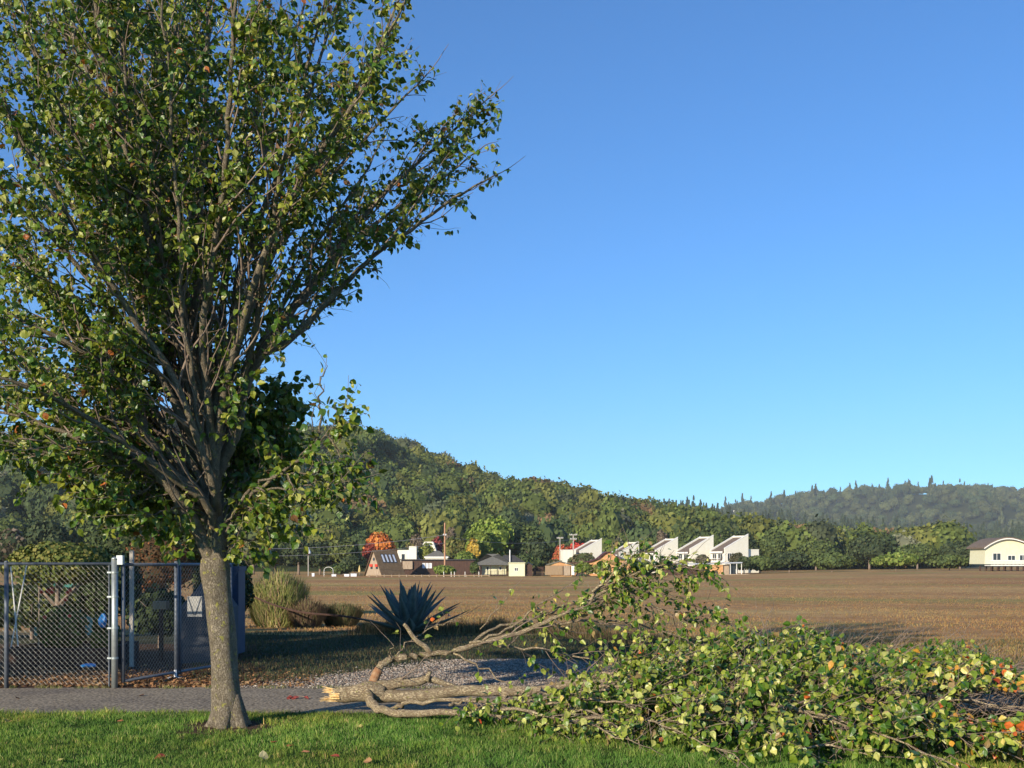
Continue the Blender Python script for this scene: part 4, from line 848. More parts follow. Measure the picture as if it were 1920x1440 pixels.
c0 = np.array([GX(367, 17.0), 17.0]) + np.array([0.0, -0.05])
b.box(c0[0] - .115, c0[0] + .115, c0[1] - .012, c0[1] + .012, EYE - (1156 - HY) / FPX * 17, EYE - (1118 - HY) / FPX * 17); b.build("board", mat('grey_board', (0.30, 0.30, 0.29), (0.38, 0.38, 0.36), 20, rough=.8), sg)
b = MB(); zt = EYE - (1119 - HY) / FPX * 17; zb = EYE - (1153 - HY) / FPX * 17
for sx in (-1, 1): b.bar((c0[0] + sx * .105, c0[1] - .016, zt), (c0[0] + sx * .01, c0[1] - .016, zb), 0.014)
b.build("strap", M['galv_dark'], sg)

# ------------------------------------------------------------------ garden behind the fence
def crown_mesh(c, r, lobes, nq, q, seed, pal, w=None, jit=0.22, shape='round', core=0.8):
    v, f, tone, cv, cf = crown_geo(r[0], r[1], r[2], lobes, nq, q, seed, core, shape)
    b = MB(); base = cmix(nq, pal, w, jit * .7); b.add(v + np.array(c), f, np.repeat(base, 4, 0) * (0.5 + 0.5 * tone[:, None]))
    mean = np.average(np.array(pal), axis=0, weights=w) * 0.8
    b.add(cv + np.array(c), cf, mean); return b
def tree_thing(name, label, cat, px, ytop, wpx, Y, pal, w=None, base_z=None, trunk_h=0.18, lobes=14, nq=2600, q=None, seed=0, shape='round', core=0.8, group=None, depth=1.0, trunk_mat='twig', lean=0.0, low=0.12):
    x = GX(px, Y); z0 = gzf(x, Y) if base_z is None else base_z
    zt = EYE + (HY - ytop) / FPX * Y; H = zt - z0; rx = wpx / 2 / FPX * Y
    zc0 = z0 + H * low; rz = (zt - zc0) / 2 * 1.04; c = (x + lean, Y, zc0 + rz * 0.96)
    t = thing(name, (x, Y, z0), label, cat, group)
    b = crown_mesh(c, (rx * 1.08, rx * depth, rz), lobes, nq, q or 0.10 * (rx + rz) / 2 * 0.75, 1000 + seed, pal, w, shape=shape, core=core); b.build("crown", M['far_leaf'], t)
    b = MB(); tr_ = max(0.04, 0.035 * H); b.tube(smooth_path([(x, Y, z0 - .1), (x + lean * .3, Y, z0 + H * .3), (x + lean * .8, Y, z0 + H * .6), (x + lean, Y, z0 + H * .8)]), np.linspace(tr_, tr_ * .3, 13), 8)
    for k in range(5):
        a = rnd.uniform(0, 6.28); h = z0 + H * rnd.uniform(.25, .55)
        b.tube([(x + lean * .5, Y, h), (x + lean * .7 + math.cos(a) * rx * .35, Y + math.sin(a) * rx * .35, h + H * .15), (x + lean + math.cos(a) * rx * .6, Y + math.sin(a) * rx * .6, h + H * .27)], [tr_ * .5, tr_ * .35, tr_ * .12], 6)
    b.build("trunk", M[trunk_mat], t, smooth=True); return t
OLIVE = [(0.16, 0.17, 0.04), (0.10, 0.13, 0.03), (0.24, 0.22, 0.06), (0.06, 0.09, 0.025)]
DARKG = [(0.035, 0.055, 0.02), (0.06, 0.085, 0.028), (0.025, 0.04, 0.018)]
MIDG = [(0.09, 0.14, 0.03), (0.06, 0.10, 0.025), (0.13, 0.17, 0.04)]
tree_thing("fruit_tree", "low golden green fruit tree spreading over the garden behind the left fence", "tree", 108, 1008, 215, 21.5, OLIVE, [.35, .3, .2, .15], low=0.48, nq=13000, q=0.034, lobes=26, seed=1, depth=.8)
tree_thing("garden_tree", "dark drooping evergreen tree rising behind the open gate", "tree", 305, 905, 240, 41.0, DARKG + [(0.10, 0.06, 0.03)], [.37, .31, .26, .06], low=0.10, nq=16000, q=0.05, lobes=34, seed=2)
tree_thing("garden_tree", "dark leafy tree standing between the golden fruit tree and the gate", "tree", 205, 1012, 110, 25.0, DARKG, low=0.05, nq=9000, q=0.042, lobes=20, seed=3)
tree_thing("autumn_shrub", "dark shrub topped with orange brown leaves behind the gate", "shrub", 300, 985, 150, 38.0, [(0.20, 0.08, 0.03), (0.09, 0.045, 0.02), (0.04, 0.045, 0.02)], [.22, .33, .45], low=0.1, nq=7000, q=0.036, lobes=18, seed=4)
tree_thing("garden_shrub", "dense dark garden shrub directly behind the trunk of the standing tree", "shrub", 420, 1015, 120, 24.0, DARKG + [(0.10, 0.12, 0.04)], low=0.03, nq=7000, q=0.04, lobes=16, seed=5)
tree_thing("tomato_bush", "bushy tomato plants with red fruit behind the left fence", "plant", 118, 1128, 90, 19.0, MIDG + [(0.10, 0.09, 0.04)], low=0.0, nq=2200, q=0.035, lobes=14, seed=6, trunk_h=.1)
tb = [o for o in bpy.data.objects if o.name == "tomato_bush"][0]
for i, (a, y_) in enumerate([(90, 1108), (97, 1104), (78, 1110), (126, 1112), (124, 1124), (131, 1108), (84, 1158), (130, 1155), (95, 1112), (99, 1110)]):
    b = MB(); b.add(IV1 * 0.038 + W(a, y_, 18.35), IF1); b.build("tomato", M['red'], tb, smooth=True)
tree_thing("garden_shrub", "low broad leaved vegetable plant behind the gate post", "plant", 196, 1138, 46, 18.3, MIDG, low=0.0, nq=700, q=0.05, lobes=8, seed=7)
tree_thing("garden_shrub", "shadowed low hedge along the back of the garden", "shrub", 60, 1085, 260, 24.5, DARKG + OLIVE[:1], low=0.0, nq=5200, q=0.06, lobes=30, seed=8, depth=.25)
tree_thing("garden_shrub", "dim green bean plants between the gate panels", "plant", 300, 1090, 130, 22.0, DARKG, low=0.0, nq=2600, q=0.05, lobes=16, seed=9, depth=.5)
sh = thing("garden_shed", (GX(115, 26), 26, 0), "teal green garden shed half hidden behind the golden fruit tree", "shed")
x0, x1 = GX(70, 26), GX(168, 26); zt = EYE - (1085 - HY) / FPX * 26
b = MB(); b.box(x0, x1, 25.6, 27.5, 0, zt); b.build("wall", M['teal'], sh)
b = MB(); b.box(x0 - .12, x1 + .12, 25.4, 27.7, zt + .002, zt + .09); b.build("roof", M['roof_grey'], sh)
for i, (pa, pb, lab) in enumerate((((26, 1185, 18.6), (50, 1060, 18.6), "pale garden stake leaning right beside the left fence post"), ((33, 1200, 18.4), (20, 1062, 18.4), "pale garden stake leaning left beside the left fence post"), ((73, 1180, 18.9), (73, 1105, 18.9), "short upright garden stake among the tomato plants"))):
    b = MB(); A_, B_ = W(*pa), W(*pb); A_ = B_ + (A_ - B_) * (B_[2] / (B_[2] - A_[2])); b.bar(A_, B_, 0.022, n=6); tag(b.build("garden_stake", M['wood_grey' if i == 2 else 'white_trim']), lab, "stake", "garden stakes")
b = MB(); x = GX(247, 18.0); b.box(x - .03, x + .03, 17.97, 18.03, 0, EYE + (HY - 1032) / FPX * 18); tag(b.build("marker_post", M['pole_pale']), "square white post rising above the gate top rail", "post")
nb = thing("nest_box", (GX(302, 19), 19, 0), "small wooden box on a post seen through the gate mesh", "box")
z = EYE - (1142 - HY) / FPX * 19; x = GX(302, 19)
b = MB(); b.box(x - .12, x + .12, 18.9, 19.1, z, z + .14); b.build("crate", M['wood_fence'], nb); b = MB(); b.box(x - .03, x + .03, 18.96, 19.04, 0, z - .002); b.build("leg", M['wood_dark'], nb)
tent = thing("canvas_cover", (GX(380, 19), 19, 0), "grey canvas cover peaked like a small tent behind the gate", "cover")
b = MB(); A0, A1, P0 = GX(348, 19), GX(420, 19), GX(388, 19); zt = EYE - (1085 - HY) / FPX * 19
v = [(A0, 18.6, 0), (A1, 18.6, 0), (A1, 20, 0), (A0, 20, 0), (A0, 18.6, .95), (A1, 18.6, .95), (A1, 20, .95), (A0, 20, .95), (P0, 18.9, zt), (P0, 19.7, zt)]
b.add(v, [(0, 1, 5, 4), (1, 2, 6, 5), (2, 3, 7, 6), (3, 0, 4, 7)]); b.add(v, [(5, 6, 9, 8), (7, 4, 8, 9)]); b.add(v, [(4, 5, 8), (6, 7, 9)]); b.build("canvas", M['grey_cloth'], tent)
def crumple(name, c, r, m, label, cat, seed):
    rr = np.random.default_rng(seed); v = IV2.copy(); v = v * (1 + rr.normal(0, .13, (len(v), 1))); v = v * np.array(r) + np.array(c); v[:, 2] = np.maximum(v[:, 2], c[2] - r[2] * .9); b = MB(); b.add(v, IF2); return tag(b.build(name, m), label, cat)
crumple("blue_bag", (GX(193, 17.6), 17.6, .80), (.065, .06, .13), M['blue_tarp'], "bright blue plastic bag hanging beside the gate post", "bag", 3)
crumple("blue_sheet", (GX(165, 17.2), 17.2, .10), (.12, .15, .03), M['blue_tarp'], "crumpled blue plastic sheet on the dark garden soil", "sheet", 4)
bed = thing("raised_bed", (GX(150, 18.2), 18.2, 0), "low timber raised bed in the shaded garden behind the fence", "planter")
b = MB(); b.box(GX(20, 18.2), GX(205, 18.2), 17.9, 17.95, 0, .32); b.box(GX(20, 18.2), GX(205, 18.2), 19.6, 19.65, 0, .32); b.box(GX(20, 18.2), GX(20, 18.2) + .05, 17.952, 19.598, 0, .32); b.box(GX(205, 18.2) - .05, GX(205, 18.2), 17.952, 19.598, 0, .32); b.build("boards", M['wood_dark'], bed)
b = MB(); b.box(GX(20, 18.2) + .052, GX(205, 18.2) - .052, 17.952, 19.598, 0, .27); b.build("soil", M['dirt'], bed)

# blue locker behind the trunk
lk = thing("storage_locker", (GX(430, 20), 20, 0), "tall dark blue plastic locker with louvred vents behind the trunk", "locker")
x0, x1 = GX(390, 20), GX(447, 20); zt = EYE - (1064 - HY) / FPX * 20
b = MB(); b.box(x0, x1, 20, 20.5, 0.05, zt); b.box(x0 - .02, x1 + .02, 19.98, 20.52, zt - .06, zt + .02); b.box(x0 + .02, x1 - .02, 19.985, 20.0, .09, zt - .1); b.build("body", M['blue'], lk)
b = MB()
for k in range(5): b.box(GX(430, 20), GX(444, 20), 19.965, 19.984, zt - .13 - k * .042, zt - .11 - k * .042)
b.build("vent", M['blue'], lk)
b = MB(); b.tube([(GX(430, 20), 20.2, zt + .02), (GX(430, 20), 20.2, zt + .07), (GX(442, 20), 20.2, zt + .07), (GX(442, 20), 20.2, zt + .02)], .012, 6); b.build("handle", M['galv_dark'], lk)

# ------------------------------------------------------------------ broom bushes, agave
def broom(name, px, D, h, wpx, n, label, pal, w=None, seed=0):
    x = GX(px, D); z0 = gzf(x, D); rr = np.random.default_rng(seed); rx = wpx / 2 / FPX * D
    az = rr.uniform(0, 6.28, n); q = rr.uniform(0, 1, n) ** 0.6; bx = np.cos(az) * q * rx * .55; by = np.sin(az) * q * rx * .55
    root = thing(name, (x, D, z0), label, "bush"); b = MB(); V = []; F = []; C = []
    cols = cmix(n, pal, w, .25)
    hh = h * (1 - 0.35 * q ** 2) * rr.uniform(0.45, 1.03, n)
    st0 = hh * rr.uniform(0, .72, n); ln = rr.uniform(.16, .42, n)
    ox = bx * (1 + .75 * st0 / h); oy = by * (1 + .75 * st0 / h)
    p0 = np.stack([x + ox, D + oy, z0 + st0], 1); dx = np.cos(az) * q * .35 + rr.normal(0, .22, n); dy = np.sin(az) * q * .35 + rr.normal(0, .22, n)
    p2 = p0 + np.stack([dx, dy, np.ones(n)], 1) * ln[:, None]; p1 = (p0 + p2) / 2 + rr.normal(0, .02, (n, 3))
    sd = np.stack([np.cos(az + 1.3), np.sin(az + 1.3), np.zeros(n)], 1) * (rr.uniform(.005, .013, n))[:, None]
    v = np.stack([p0 - sd, p0 + sd, p1 + sd, p1 - sd, p2 + sd * .4, p2 - sd * .4], 1).reshape(-1, 3)
    i = np.arange(n)[:, None] * 6; b.add(v, np.concatenate([i + np.array([[0, 1, 2, 3]]), i + np.array([[3, 2, 4, 5]])]), np.repeat(cols, 6, 0)); b.build("foliage", M['col'], root)
    b = MB()
    for k in range(26):
        a = rr.uniform(0, 6.28); e = rr.uniform(.2, .6) * rx; b.tube([(x + math.cos(a) * e * .3, D + math.sin(a) * e * .3, z0 - .03), (x + math.cos(a) * e * .7, D + math.sin(a) * e * .7, z0 + h * .4), (x + math.cos(a) * e * 1.2, D + math.sin(a) * e * 1.2, z0 + h * .8)], [.014, .009, .003], 4, cap=False)
    b.build("stems", M['twig'], root); return root
broom("broom_bush", 522, 31.0, 1.95, 150, 30000, "tall wispy olive green broom bush right of the blue locker", [(0.20, 0.23, 0.07), (0.29, 0.28, 0.09), (0.42, 0.34, 0.17), (0.28, 0.18, 0.12), (0.14, 0.17, 0.06)], [.3, .25, .18, .12, .15], 1)
broom("broom_bush", 640, 31.5, 0.55, 100, 9000, "low dull olive scrub between the broom bush and the agave", [(0.14, 0.15, 0.06), (0.18, 0.13, 0.07), (0.10, 0.11, 0.05)], None, 2)
broom("broom_bush", 575, 30.5, 0.75, 90, 8000, "reddish brown twiggy scrub at the right foot of the broom bush", [(0.16, 0.10, 0.07), (0.12, 0.08, 0.055), (0.20, 0.17, 0.08)], None, 3)
b = MB(); b.tube(smooth_path([W(462, 1113, 29), W(510, 1133, 28.6), W(565, 1148, 28.2), W(640, 1155, 27.8), W(700, 1165, 27.5)]), .028, 6); tag(b.build("leaning_branch", M['wood_dark']), "long bare dead branch slanting down in front of the broom bush", "branch")

ag = thing("agave", (GX(768, 25.5), 25.5, 0), "big blue grey agave rosette with long pointed leaves at the marsh edge", "agave")
def agave_leaf(az, el, L, w0, curl):
    n = 9; pts_ = []; p = np.array([GX(768, 25.5), 25.5, 0.10]); e = el
    out = np.array([math.cos(az), math.sin(az), 0]); side = np.array([-math.sin(az), math.cos(az), 0]); p = p + out * .06
    V = []
    for k in range(n):
        t = k / (n - 1); d = out * math.cos(e) + np.array([0, 0, math.sin(e)]); up = -out * math.sin(e) + np.array([0, 0, math.cos(e)])
        wd = w0 * (0.62 + 1.0 * t - 0.1 * t * t if t < .38 else (0.986 * (1 - (t - .38) / .62) ** 0.72)) + .0015
        th = w0 * .16 * (1 - t) + .001
        V += [p - side * wd + up * wd * .42, p + up * th * .2, p + side * wd + up * wd * .42, p - up * th * 1.6]
        p = p + d * (L / (n - 1)); e += curl / (n - 1)
    F = []
    for k in range(n - 1):
        o = k * 4; F += [(o, o + 1, o + 5, o + 4), (o + 1, o + 2, o + 6, o + 5), (o + 2, o + 3, o + 7, o + 6), (o + 3, o, o + 4, o + 7)]
    b = MB(); b.add(V, F); b.build("leaf", M['agave'], ag, smooth=True)
for k in range(38):
    t = (k + .5) / 38; az = k * 2.399963; el = math.radians(12 + 74 * t ** 1.1 + rnd.uniform(-5, 5))
    agave_leaf(az, el, rnd.uniform(1.3, 1.62) * (1 - .22 * t), 0.150 * rnd.uniform(.85, 1.1), rnd.uniform(-.1, .32))

# ------------------------------------------------------------------ far trees at the foot of the hill (each one its own)
G_TR = "trees at the foot of the hill"
LIME = [(0.14, 0.19, 0.035), (0.09, 0.14, 0.028), (0.19, 0.23, 0.05)]
MED = [(0.085, 0.12, 0.035), (0.055, 0.08, 0.028), (0.11, 0.14, 0.04)]
DRK = [(0.035, 0.055, 0.025), (0.05, 0.07, 0.03), (0.07, 0.09, 0.035)]
BRN = [(0.17, 0.13, 0.09), (0.22, 0.17, 0.12), (0.11, 0.09, 0.05)]
tts = [  # px, ytop, width, Y, palette, label
    (712, 991, 56, 262, [(0.52, 0.17, 0.035), (0.42, 0.11, 0.03), (0.60, 0.25, 0.06)], "bright orange autumn tree behind the wooden A-frame hut", 'round'),
    (693, 1012, 26, 255, [(0.30, 0.06, 0.04), (0.22, 0.045, 0.03)], "small crimson tree at the left foot of the orange tree", 'round'),
    (925, 955, 96, 262, [(0.20, 0.27, 0.04), (0.14, 0.21, 0.032), (0.26, 0.32, 0.06)], "tall bright green leafy tree behind the hip roofed cottage", 'round'),
    (900, 985, 50, 255, [(0.20, 0.25, 0.045), (0.14, 0.19, 0.035)], "bright green tree on the left shoulder of the tallest green tree", 'round'),
    (985, 978, 82, 268, MED, "dark olive tree right of the tall bright green tree", 'round'),
    (1003, 1006, 60, 256, DRK, "almost black evergreen left of the red bushes", 'round'),
    (855, 1000, 50, 258, [(0.15, 0.15, 0.045), (0.20, 0.18, 0.05), (0.09, 0.11, 0.03)], "olive weeping tree behind the tall utility pole", 'round'),
    (888, 1003, 26, 250, [(0.55, 0.36, 0.05), (0.45, 0.32, 0.07)], "small golden yellow tree between two green trees", 'round'),
    (872, 1028, 44, 246, LIME, "rounded green tree left of the cottage roof", 'round'),
    (975, 1036, 80, 248, MED, "wide clipped green tree right of the cottage chimney", 'round'),
    (890, 1050, 16, 226, MED, "small round green bush touching the cottage porch", 'round'),
    (834, 1058, 40, 222, LIME, "rounded green bush in front of the dark brown building", 'round'),
    (765, 1008, 30, 268, [(0.28, 0.24, 0.06), (0.20, 0.19, 0.05)], "yellow green tree behind the white flat roofed house", 'round'),
    (780, 990, 30, 285, BRN, "pale bare brown tree left of the utility pole", 'round'),
    (820, 1000, 28, 280, [(0.28, 0.05, 0.05), (0.2, 0.06, 0.05)], "dark red tree just left of the utility pole", 'round'),
    (845, 978, 30, 300, BRN, "bare brown tree rising right of the utility pole", 'round'),
    (800, 1014, 34, 265, [(0.22, 0.24, 0.05), (0.15, 0.18, 0.04)], "lime green tree behind the gabled white house", 'round'),
    (645, 1002, 62, 245, [(0.13, 0.15, 0.04), (0.08, 0.10, 0.03), (0.05, 0.07, 0.025)], "spreading olive tree above the garden arch", 'round'),
    (600, 1008, 60, 252, DRK, "dark evergreen behind the white birdhouse", 'round'),
    (560, 1005, 60, 250, DRK, "dark evergreen left of the white birdhouse", 'round'),
    (515, 990, 70, 262, MED, "mid green tree behind the tall broom bush", 'round'),
    (475, 1000, 60, 256, [(0.14, 0.15, 0.05), (0.10, 0.11, 0.04)], "pale olive tree right of the trunk", 'round'),
    (640, 1055, 40, 232, MED, "low green shrub behind the garden arch", 'round'),
    (665, 1040, 50, 240, DRK, "dark tree left of the A-frame hut", 'round'),
    (1085, 1012, 60, 325, [(0.60, 0.07, 0.05), (0.50, 0.10, 0.05)], "scarlet bush row beside the white crossarm pole", 'round'),
    (1052, 1016, 30, 320, [(0.40, 0.17, 0.06), (0.50, 0.10, 0.05)], "orange red bush left of the scarlet bushes", 'round'),
    (1095, 1034, 56, 252, [(0.14, 0.12, 0.06), (0.07, 0.09, 0.03)], "dull olive shrub under the scarlet bushes", 'round'),
    (1040, 1046, 44, 250, [(0.16, 0.12, 0.06), (0.08, 0.09, 0.03)], "brownish shrub above the board fence", 'round'),
    (1215, 1003, 44, 330, LIME, "bright green tree behind the second white house", 'round'),
    (1290, 985, 60, 330, MED, "dark green oak between the third and fourth white houses", 'round'),
    (1345, 972, 62, 335, MED, "tall olive oak behind the fourth white house", 'round'),
    (1240, 985, 24, 345, BRN, "thin bare brown tree above the third white house", 'round'),
    (1390, 988, 56, 330, DRK, "dark oak behind the fifth white house", 'round'),
    (1450, 985, 60, 330, MED, "oak beyond the row of white houses", 'round'),
    (1318, 1037, 28, 250, [(0.12, 0.11, 0.06), (0.09, 0.09, 0.05)], "grey green round shrub before the fourth white house", 'round'),
    (1382, 1033, 30, 250, [(0.12, 0.11, 0.06), (0.09, 0.09, 0.05)], "grey green round shrub before the fifth white house", 'round'),
    (1395, 1040, 26, 245, DRK, "dark shrub behind the stilted shelter", 'round'),
    (1105, 1036, 16, 255, BRN, "small grey shrub at the first white house wall", 'round'),
    (1095, 1052, 34, 222, LIME, "yellow green climbing shrub beside the board fence", 'round'),
    (1128, 1054, 34, 222, [(0.28, 0.26, 0.06), (0.15, 0.18, 0.04)], "golden green shrub under the curved roof", 'round'),
    (1212, 1048, 30, 244, MED, "low round shrub before the second white house", 'round'), (1246, 1046, 26, 246, BRN + MED, "low greyish shrub before the third white house", 'round'),
    (1178, 1046, 34, 246, DRK, "dark shrub beside the curved roof house", 'round'), (1425, 1040, 60, 252, MED, "wide shrub right of the stilted shelter", 'round'), (1480, 1030, 70, 262, DRK, "dark bushy tree right of the white houses row", 'round'),
    (1560, 1036, 80, 258, MED, "low spreading tree at the middle of the far right bank", 'round'), (1680, 1034, 90, 262, LIME, "light green low tree on the far right bank", 'round'), (1780, 1038, 80, 258, MED, "low green tree left of the arched cream house", 'round'),
    (1530, 1010, 90, 320, MED, "broad oak right of the white houses", 'round'), (1630, 1000, 90, 330, DRK, "dark wide oak in the middle of the far right bank", 'round'),
    (1720, 1012, 80, 320, MED, "olive oak on the far right bank", 'round'), (1800, 1008, 80, 315, DRK, "dark oak left of the arched cream house", 'round'), (1950, 1000, 80, 330, MED, "oak behind the arched cream house", 'round'),
    (20, 985, 60, 200, BRN + DRK, "greyish brown tree at the left edge of the photo", 'round'), (90, 960, 90, 210, DRK, "dark tall tree behind the golden fruit tree", 'round'), (165, 965, 80, 215, MED, "green tree behind the golden fruit tree", 'round'),
]
for i, (px, yt, wpx, Y, pal, lab, shp) in enumerate(tts):
    nm = "tree" if "tree" in lab or "oak" in lab or "evergreen" in lab else "shrub"
    big = wpx > 48
    tree_thing({"tree": "broadleaf_tree", "shrub": "shrub"}[nm], lab, nm, px, yt, wpx, Y, pal, low=0.06 if nm == "tree" else 0.0, nq=2600 if big else 1300, lobes=20 if big else 12, seed=50 + i, depth=.8, group=G_TR if nm == "tree" else "shrubs along the far bank", q=0.36 if big else 0.26)

# ------------------------------------------------------------------ houses on the far bank
def house(name, px, Y, label, cat, rot=0.0, group=None, z=None):
    x = GX(px, Y); t = thing(name, (x, Y, gzf(x, Y) if z is None else z), label, cat, group); t.rotation_euler = (0, 0, rot); return t
def mk(fn, name, m, parent, smooth=False): b = MB(); fn(b); return b.build(name, m, parent, smooth, local=True)
def window(parent, x0, x1, z0, z1, y, n=2, axis='x', frame='white_trim', pane='glass', t=0.09):
    """window in a wall facing -y (axis x) or -x (axis y); frame stands proud of the wall"""
    def bx(b, a0, a1, p0, p1, c0, c1):
        if axis == 'x': b.box(a0, a1, p0, p1, c0, c1)
        else: b.box(p0, p1, a0, a1, c0, c1)
    def f(b):
        bx(b, x0 - t, x0, y - .06, y - .002, z0 - t, z1 + t); bx(b, x1, x1 + t, y - .06, y - .002, z0 - t, z1 + t)
        bx(b, x0 + .001, x1 - .001, y - .058, y - .002, z1, z1 + t - .002); bx(b, x0 + .001, x1 - .001, y - .058, y - .002, z0 - t + .002, z0)
        for k in range(1, n): q = x0 + (x1 - x0) * k / n; bx(b, q - t / 2, q + t / 2, y - .055, y - .002, z0 + .001, z1 - .001)
    fr = mk(f, "window", M[frame], parent)
    mk(lambda b: bx(b, x0 + .001, x1 - .001, y - .03, y - .004, z0 + .001, z1 - .001), "pane", M[pane], fr)
    return fr
def prism(b, poly, y0, y1, m=0):                    # polygon in x,z pushed along y
    n = len(poly); v = [(x, y0, z) for x, z in poly] + [(x, y1, z) for x, z in poly]
    b.add(v, [list(range(n))]); b.add(v, [list(range(2 * n - 1, n - 1, -1))]); b.add(v, [(i, n + i, n + (i + 1) % n, (i + 1) % n) for i in range(n)])

def townhouse(px, Y, sc, label, side_window=False, first=None):
    t = house("white_townhouse", px, Y, label, "house", math.radians(24), "white houses with slanting roofs")
    L, Wd, ze, zt = 7.6, 6.6, 6.2, 10.4
    if first is None:
        mk(lambda b: prism(b, [(0, 0), (L, 0), (L, zt), (0, ze + .35)], 0, .32), "side_wall", M['white_wall'], t)
        mk(lambda b: prism(b, [(0, 0), (L, 0), (L, zt - .3), (0, ze + .05)], Wd - .3, Wd), "side_wall", M['white_wall'], t)
        mk(lambda b: prism(b, [(-.03, ze + .352), (L + .03, zt + .002), (L + .03, zt + .20), (-.03, ze + .55)], -.04, .36), "parapet_cap", M['white_trim'], t)
        mk(lambda b: prism(b, [(-.03, ze + .052), (L + .03, zt - .298), (L + .03, zt - .10), (-.03, ze + .25)], Wd - .34, Wd + .04), "parapet_cap", M['white_trim'], t)
        mk(lambda b: prism(b, [(-.5, ze - .62), (L - .02, zt - .72), (L - .02, zt - .55), (-.5, ze - .42)], .325, Wd - .345), "roof", M['roof_tan'], t)
        mk(lambda b: b.box(-.56, -.502, .325, Wd - .345, ze - .75, ze - .35), "fascia", M['white_trim'], t)
        mk(lambda b: b.box(L - .28, L, .322, Wd - .302, 0, zt - .25), "back_wall", M['white_wall'], t)
        mk(lambda b: b.box(.02, .3, .322, Wd - .302, 0, ze - .75), "front_wall", M['white_wall'], t)
        window(t, 1.0, 3.0, 3.4, 5.2, .02, 2, 'y'); window(t, 3.8, 5.6, 3.4, 5.2, .02, 2, 'y')
        mk(lambda b: (b.box(-1.3, .015, .5, Wd - .5, 2.9, 3.05), [b.box(-1.3, -1.24, .5 + k * .35, .54 + k * .35, 3.052, 3.95) for k in range(16)], b.box(-1.32, -1.22, .5, Wd - .5, 3.952, 4.03)), "balcony", M['white_trim'], t)
        mk(lambda b: (b.box(L + .002, L + 4.2, 1.0, 6.0, 0, 6.3), b.box(L + .002, L + 4.25, .95, 6.05, 6.302, 6.48)), "flat_wing", M['white_wall'], t)
    else:
        for ch in first.children:
            c = ch.copy(); COL.objects.link(c); c.parent = t
            for g in ch.children: d = g.copy(); COL.objects.link(d); d.parent = c
    if side_window: window(t, .9, 2.1, 3.3, 5.3, 0, 2)
    t.scale = (sc, sc, sc); return t
th = townhouse(1087, 300, 0.93, "white slant roofed house at the left end of the row")
townhouse(1161, 318, 0.90, "white slant roofed house second from the left, partly behind leaves", first=th)
townhouse(1229, 285, 0.93, "white slant roofed house in the middle of the row of five", first=th)
townhouse(1294, 278, 0.96, "white slant roofed house just right of the middle of the row", first=th)
townhouse(1359, 272, 0.96, "white slant roofed house with a tall side window at the right end", True, first=th)
wb = house("white_annex", 1056, 296, "flat white block at the left end of the row of white houses", "house", math.radians(8))
mk(lambda b: b.box(0, 3.6, 0, 4, 0, 6.3), "wall", M['white_wall'], wb); mk(lambda b: b.box(-.08, 3.68, -.08, 4.08, 6.302, 6.5), "parapet", M['white_trim'], wb)

# wooden A-frame hut
S = 228 / FPX
af = house("aframe_hut", 717, 226, "weathered wooden A-frame hut with skylights and red window boxes", "hut", math.radians(40))
Lh, Wh, Hh = 5.4, 6.6, 5.4
mk(lambda b: prism(b, [(0, 0), (-Wh, 0), (-Wh / 2, Hh)][::-1], 0, .15), "gable_wall", M['wood_grey'], af)
for o in list(af.children):                          # gable faces -x: turn the local prism by swapping axes
    for v in o.data.vertices: v.co = Vector((v.co.y, -v.co.x, v.co.z))
def roof_af(b):
    for sgn, y0 in ((1, 0.0), (-1, Wh)):
        a = np.array([(-.35, y0 - sgn * .25, -.05), (Lh + .3, y0 - sgn * .25, -.05), (Lh + .3, Wh / 2, Hh + .12), (-.35, Wh / 2, Hh + .12)]); nn = np.array([0, -sgn * .85, .5]) * .16
        v = np.vstack([a, a + nn]); b.add(v, [(0, 1, 2, 3), (7, 6, 5, 4), (0, 4, 5, 1), (1, 5, 6, 2), (2, 6, 7, 3), (3, 7, 4, 0)])
mk(roof_af, "roof", M['roof_brown'], af)
def slope_pt(x, f, off): return np.array([x, f * Wh / 2 - .25 * (1 - f) - .85 * off, f * Hh + .5 * off])
for k in range(4):
    x0 = 1.1 + k * .95
    fr = mk(lambda b: b.add([slope_pt(x0, .50, .17), slope_pt(x0 + .8, .50, .17), slope_pt(x0 + .8, .86, .17), slope_pt(x0, .86, .17), slope_pt(x0, .50, .22), slope_pt(x0 + .8, .50, .22), slope_pt(x0 + .8, .86, .22), slope_pt(x0, .86, .22)],
            [(4, 5, 6, 7), (0, 1, 5, 4), (1, 2, 6, 5), (2, 3, 7, 6), (3, 0, 4, 7)]), "skylight", M['roof_dark'], af)
    mk(lambda b: b.add([slope_pt(x0 + .18, .54, .235), slope_pt(x0 + .62, .54, .235), slope_pt(x0 + .62, .83, .235), slope_pt(x0 + .18, .83, .235)], [(0, 1, 2, 3)]), "pane", M['glass_pale'], fr)
mk(lambda b: b.tube([(-.03, Wh / 2, 3.6), (-.001, Wh / 2, 3.6)], .38, 14), "round_window", M['glass'], af)
for yy in (2.1, 4.2):
    mk(lambda b: b.box(-.28, -.002, yy - .45, yy + .45, 2.0, 2.55), "window_box", M['red'], af)
    mk(lambda b: b.box(-.06, -.002, yy - .4, yy + .4, 1.5, 1.99), "window", M['glass'], af)

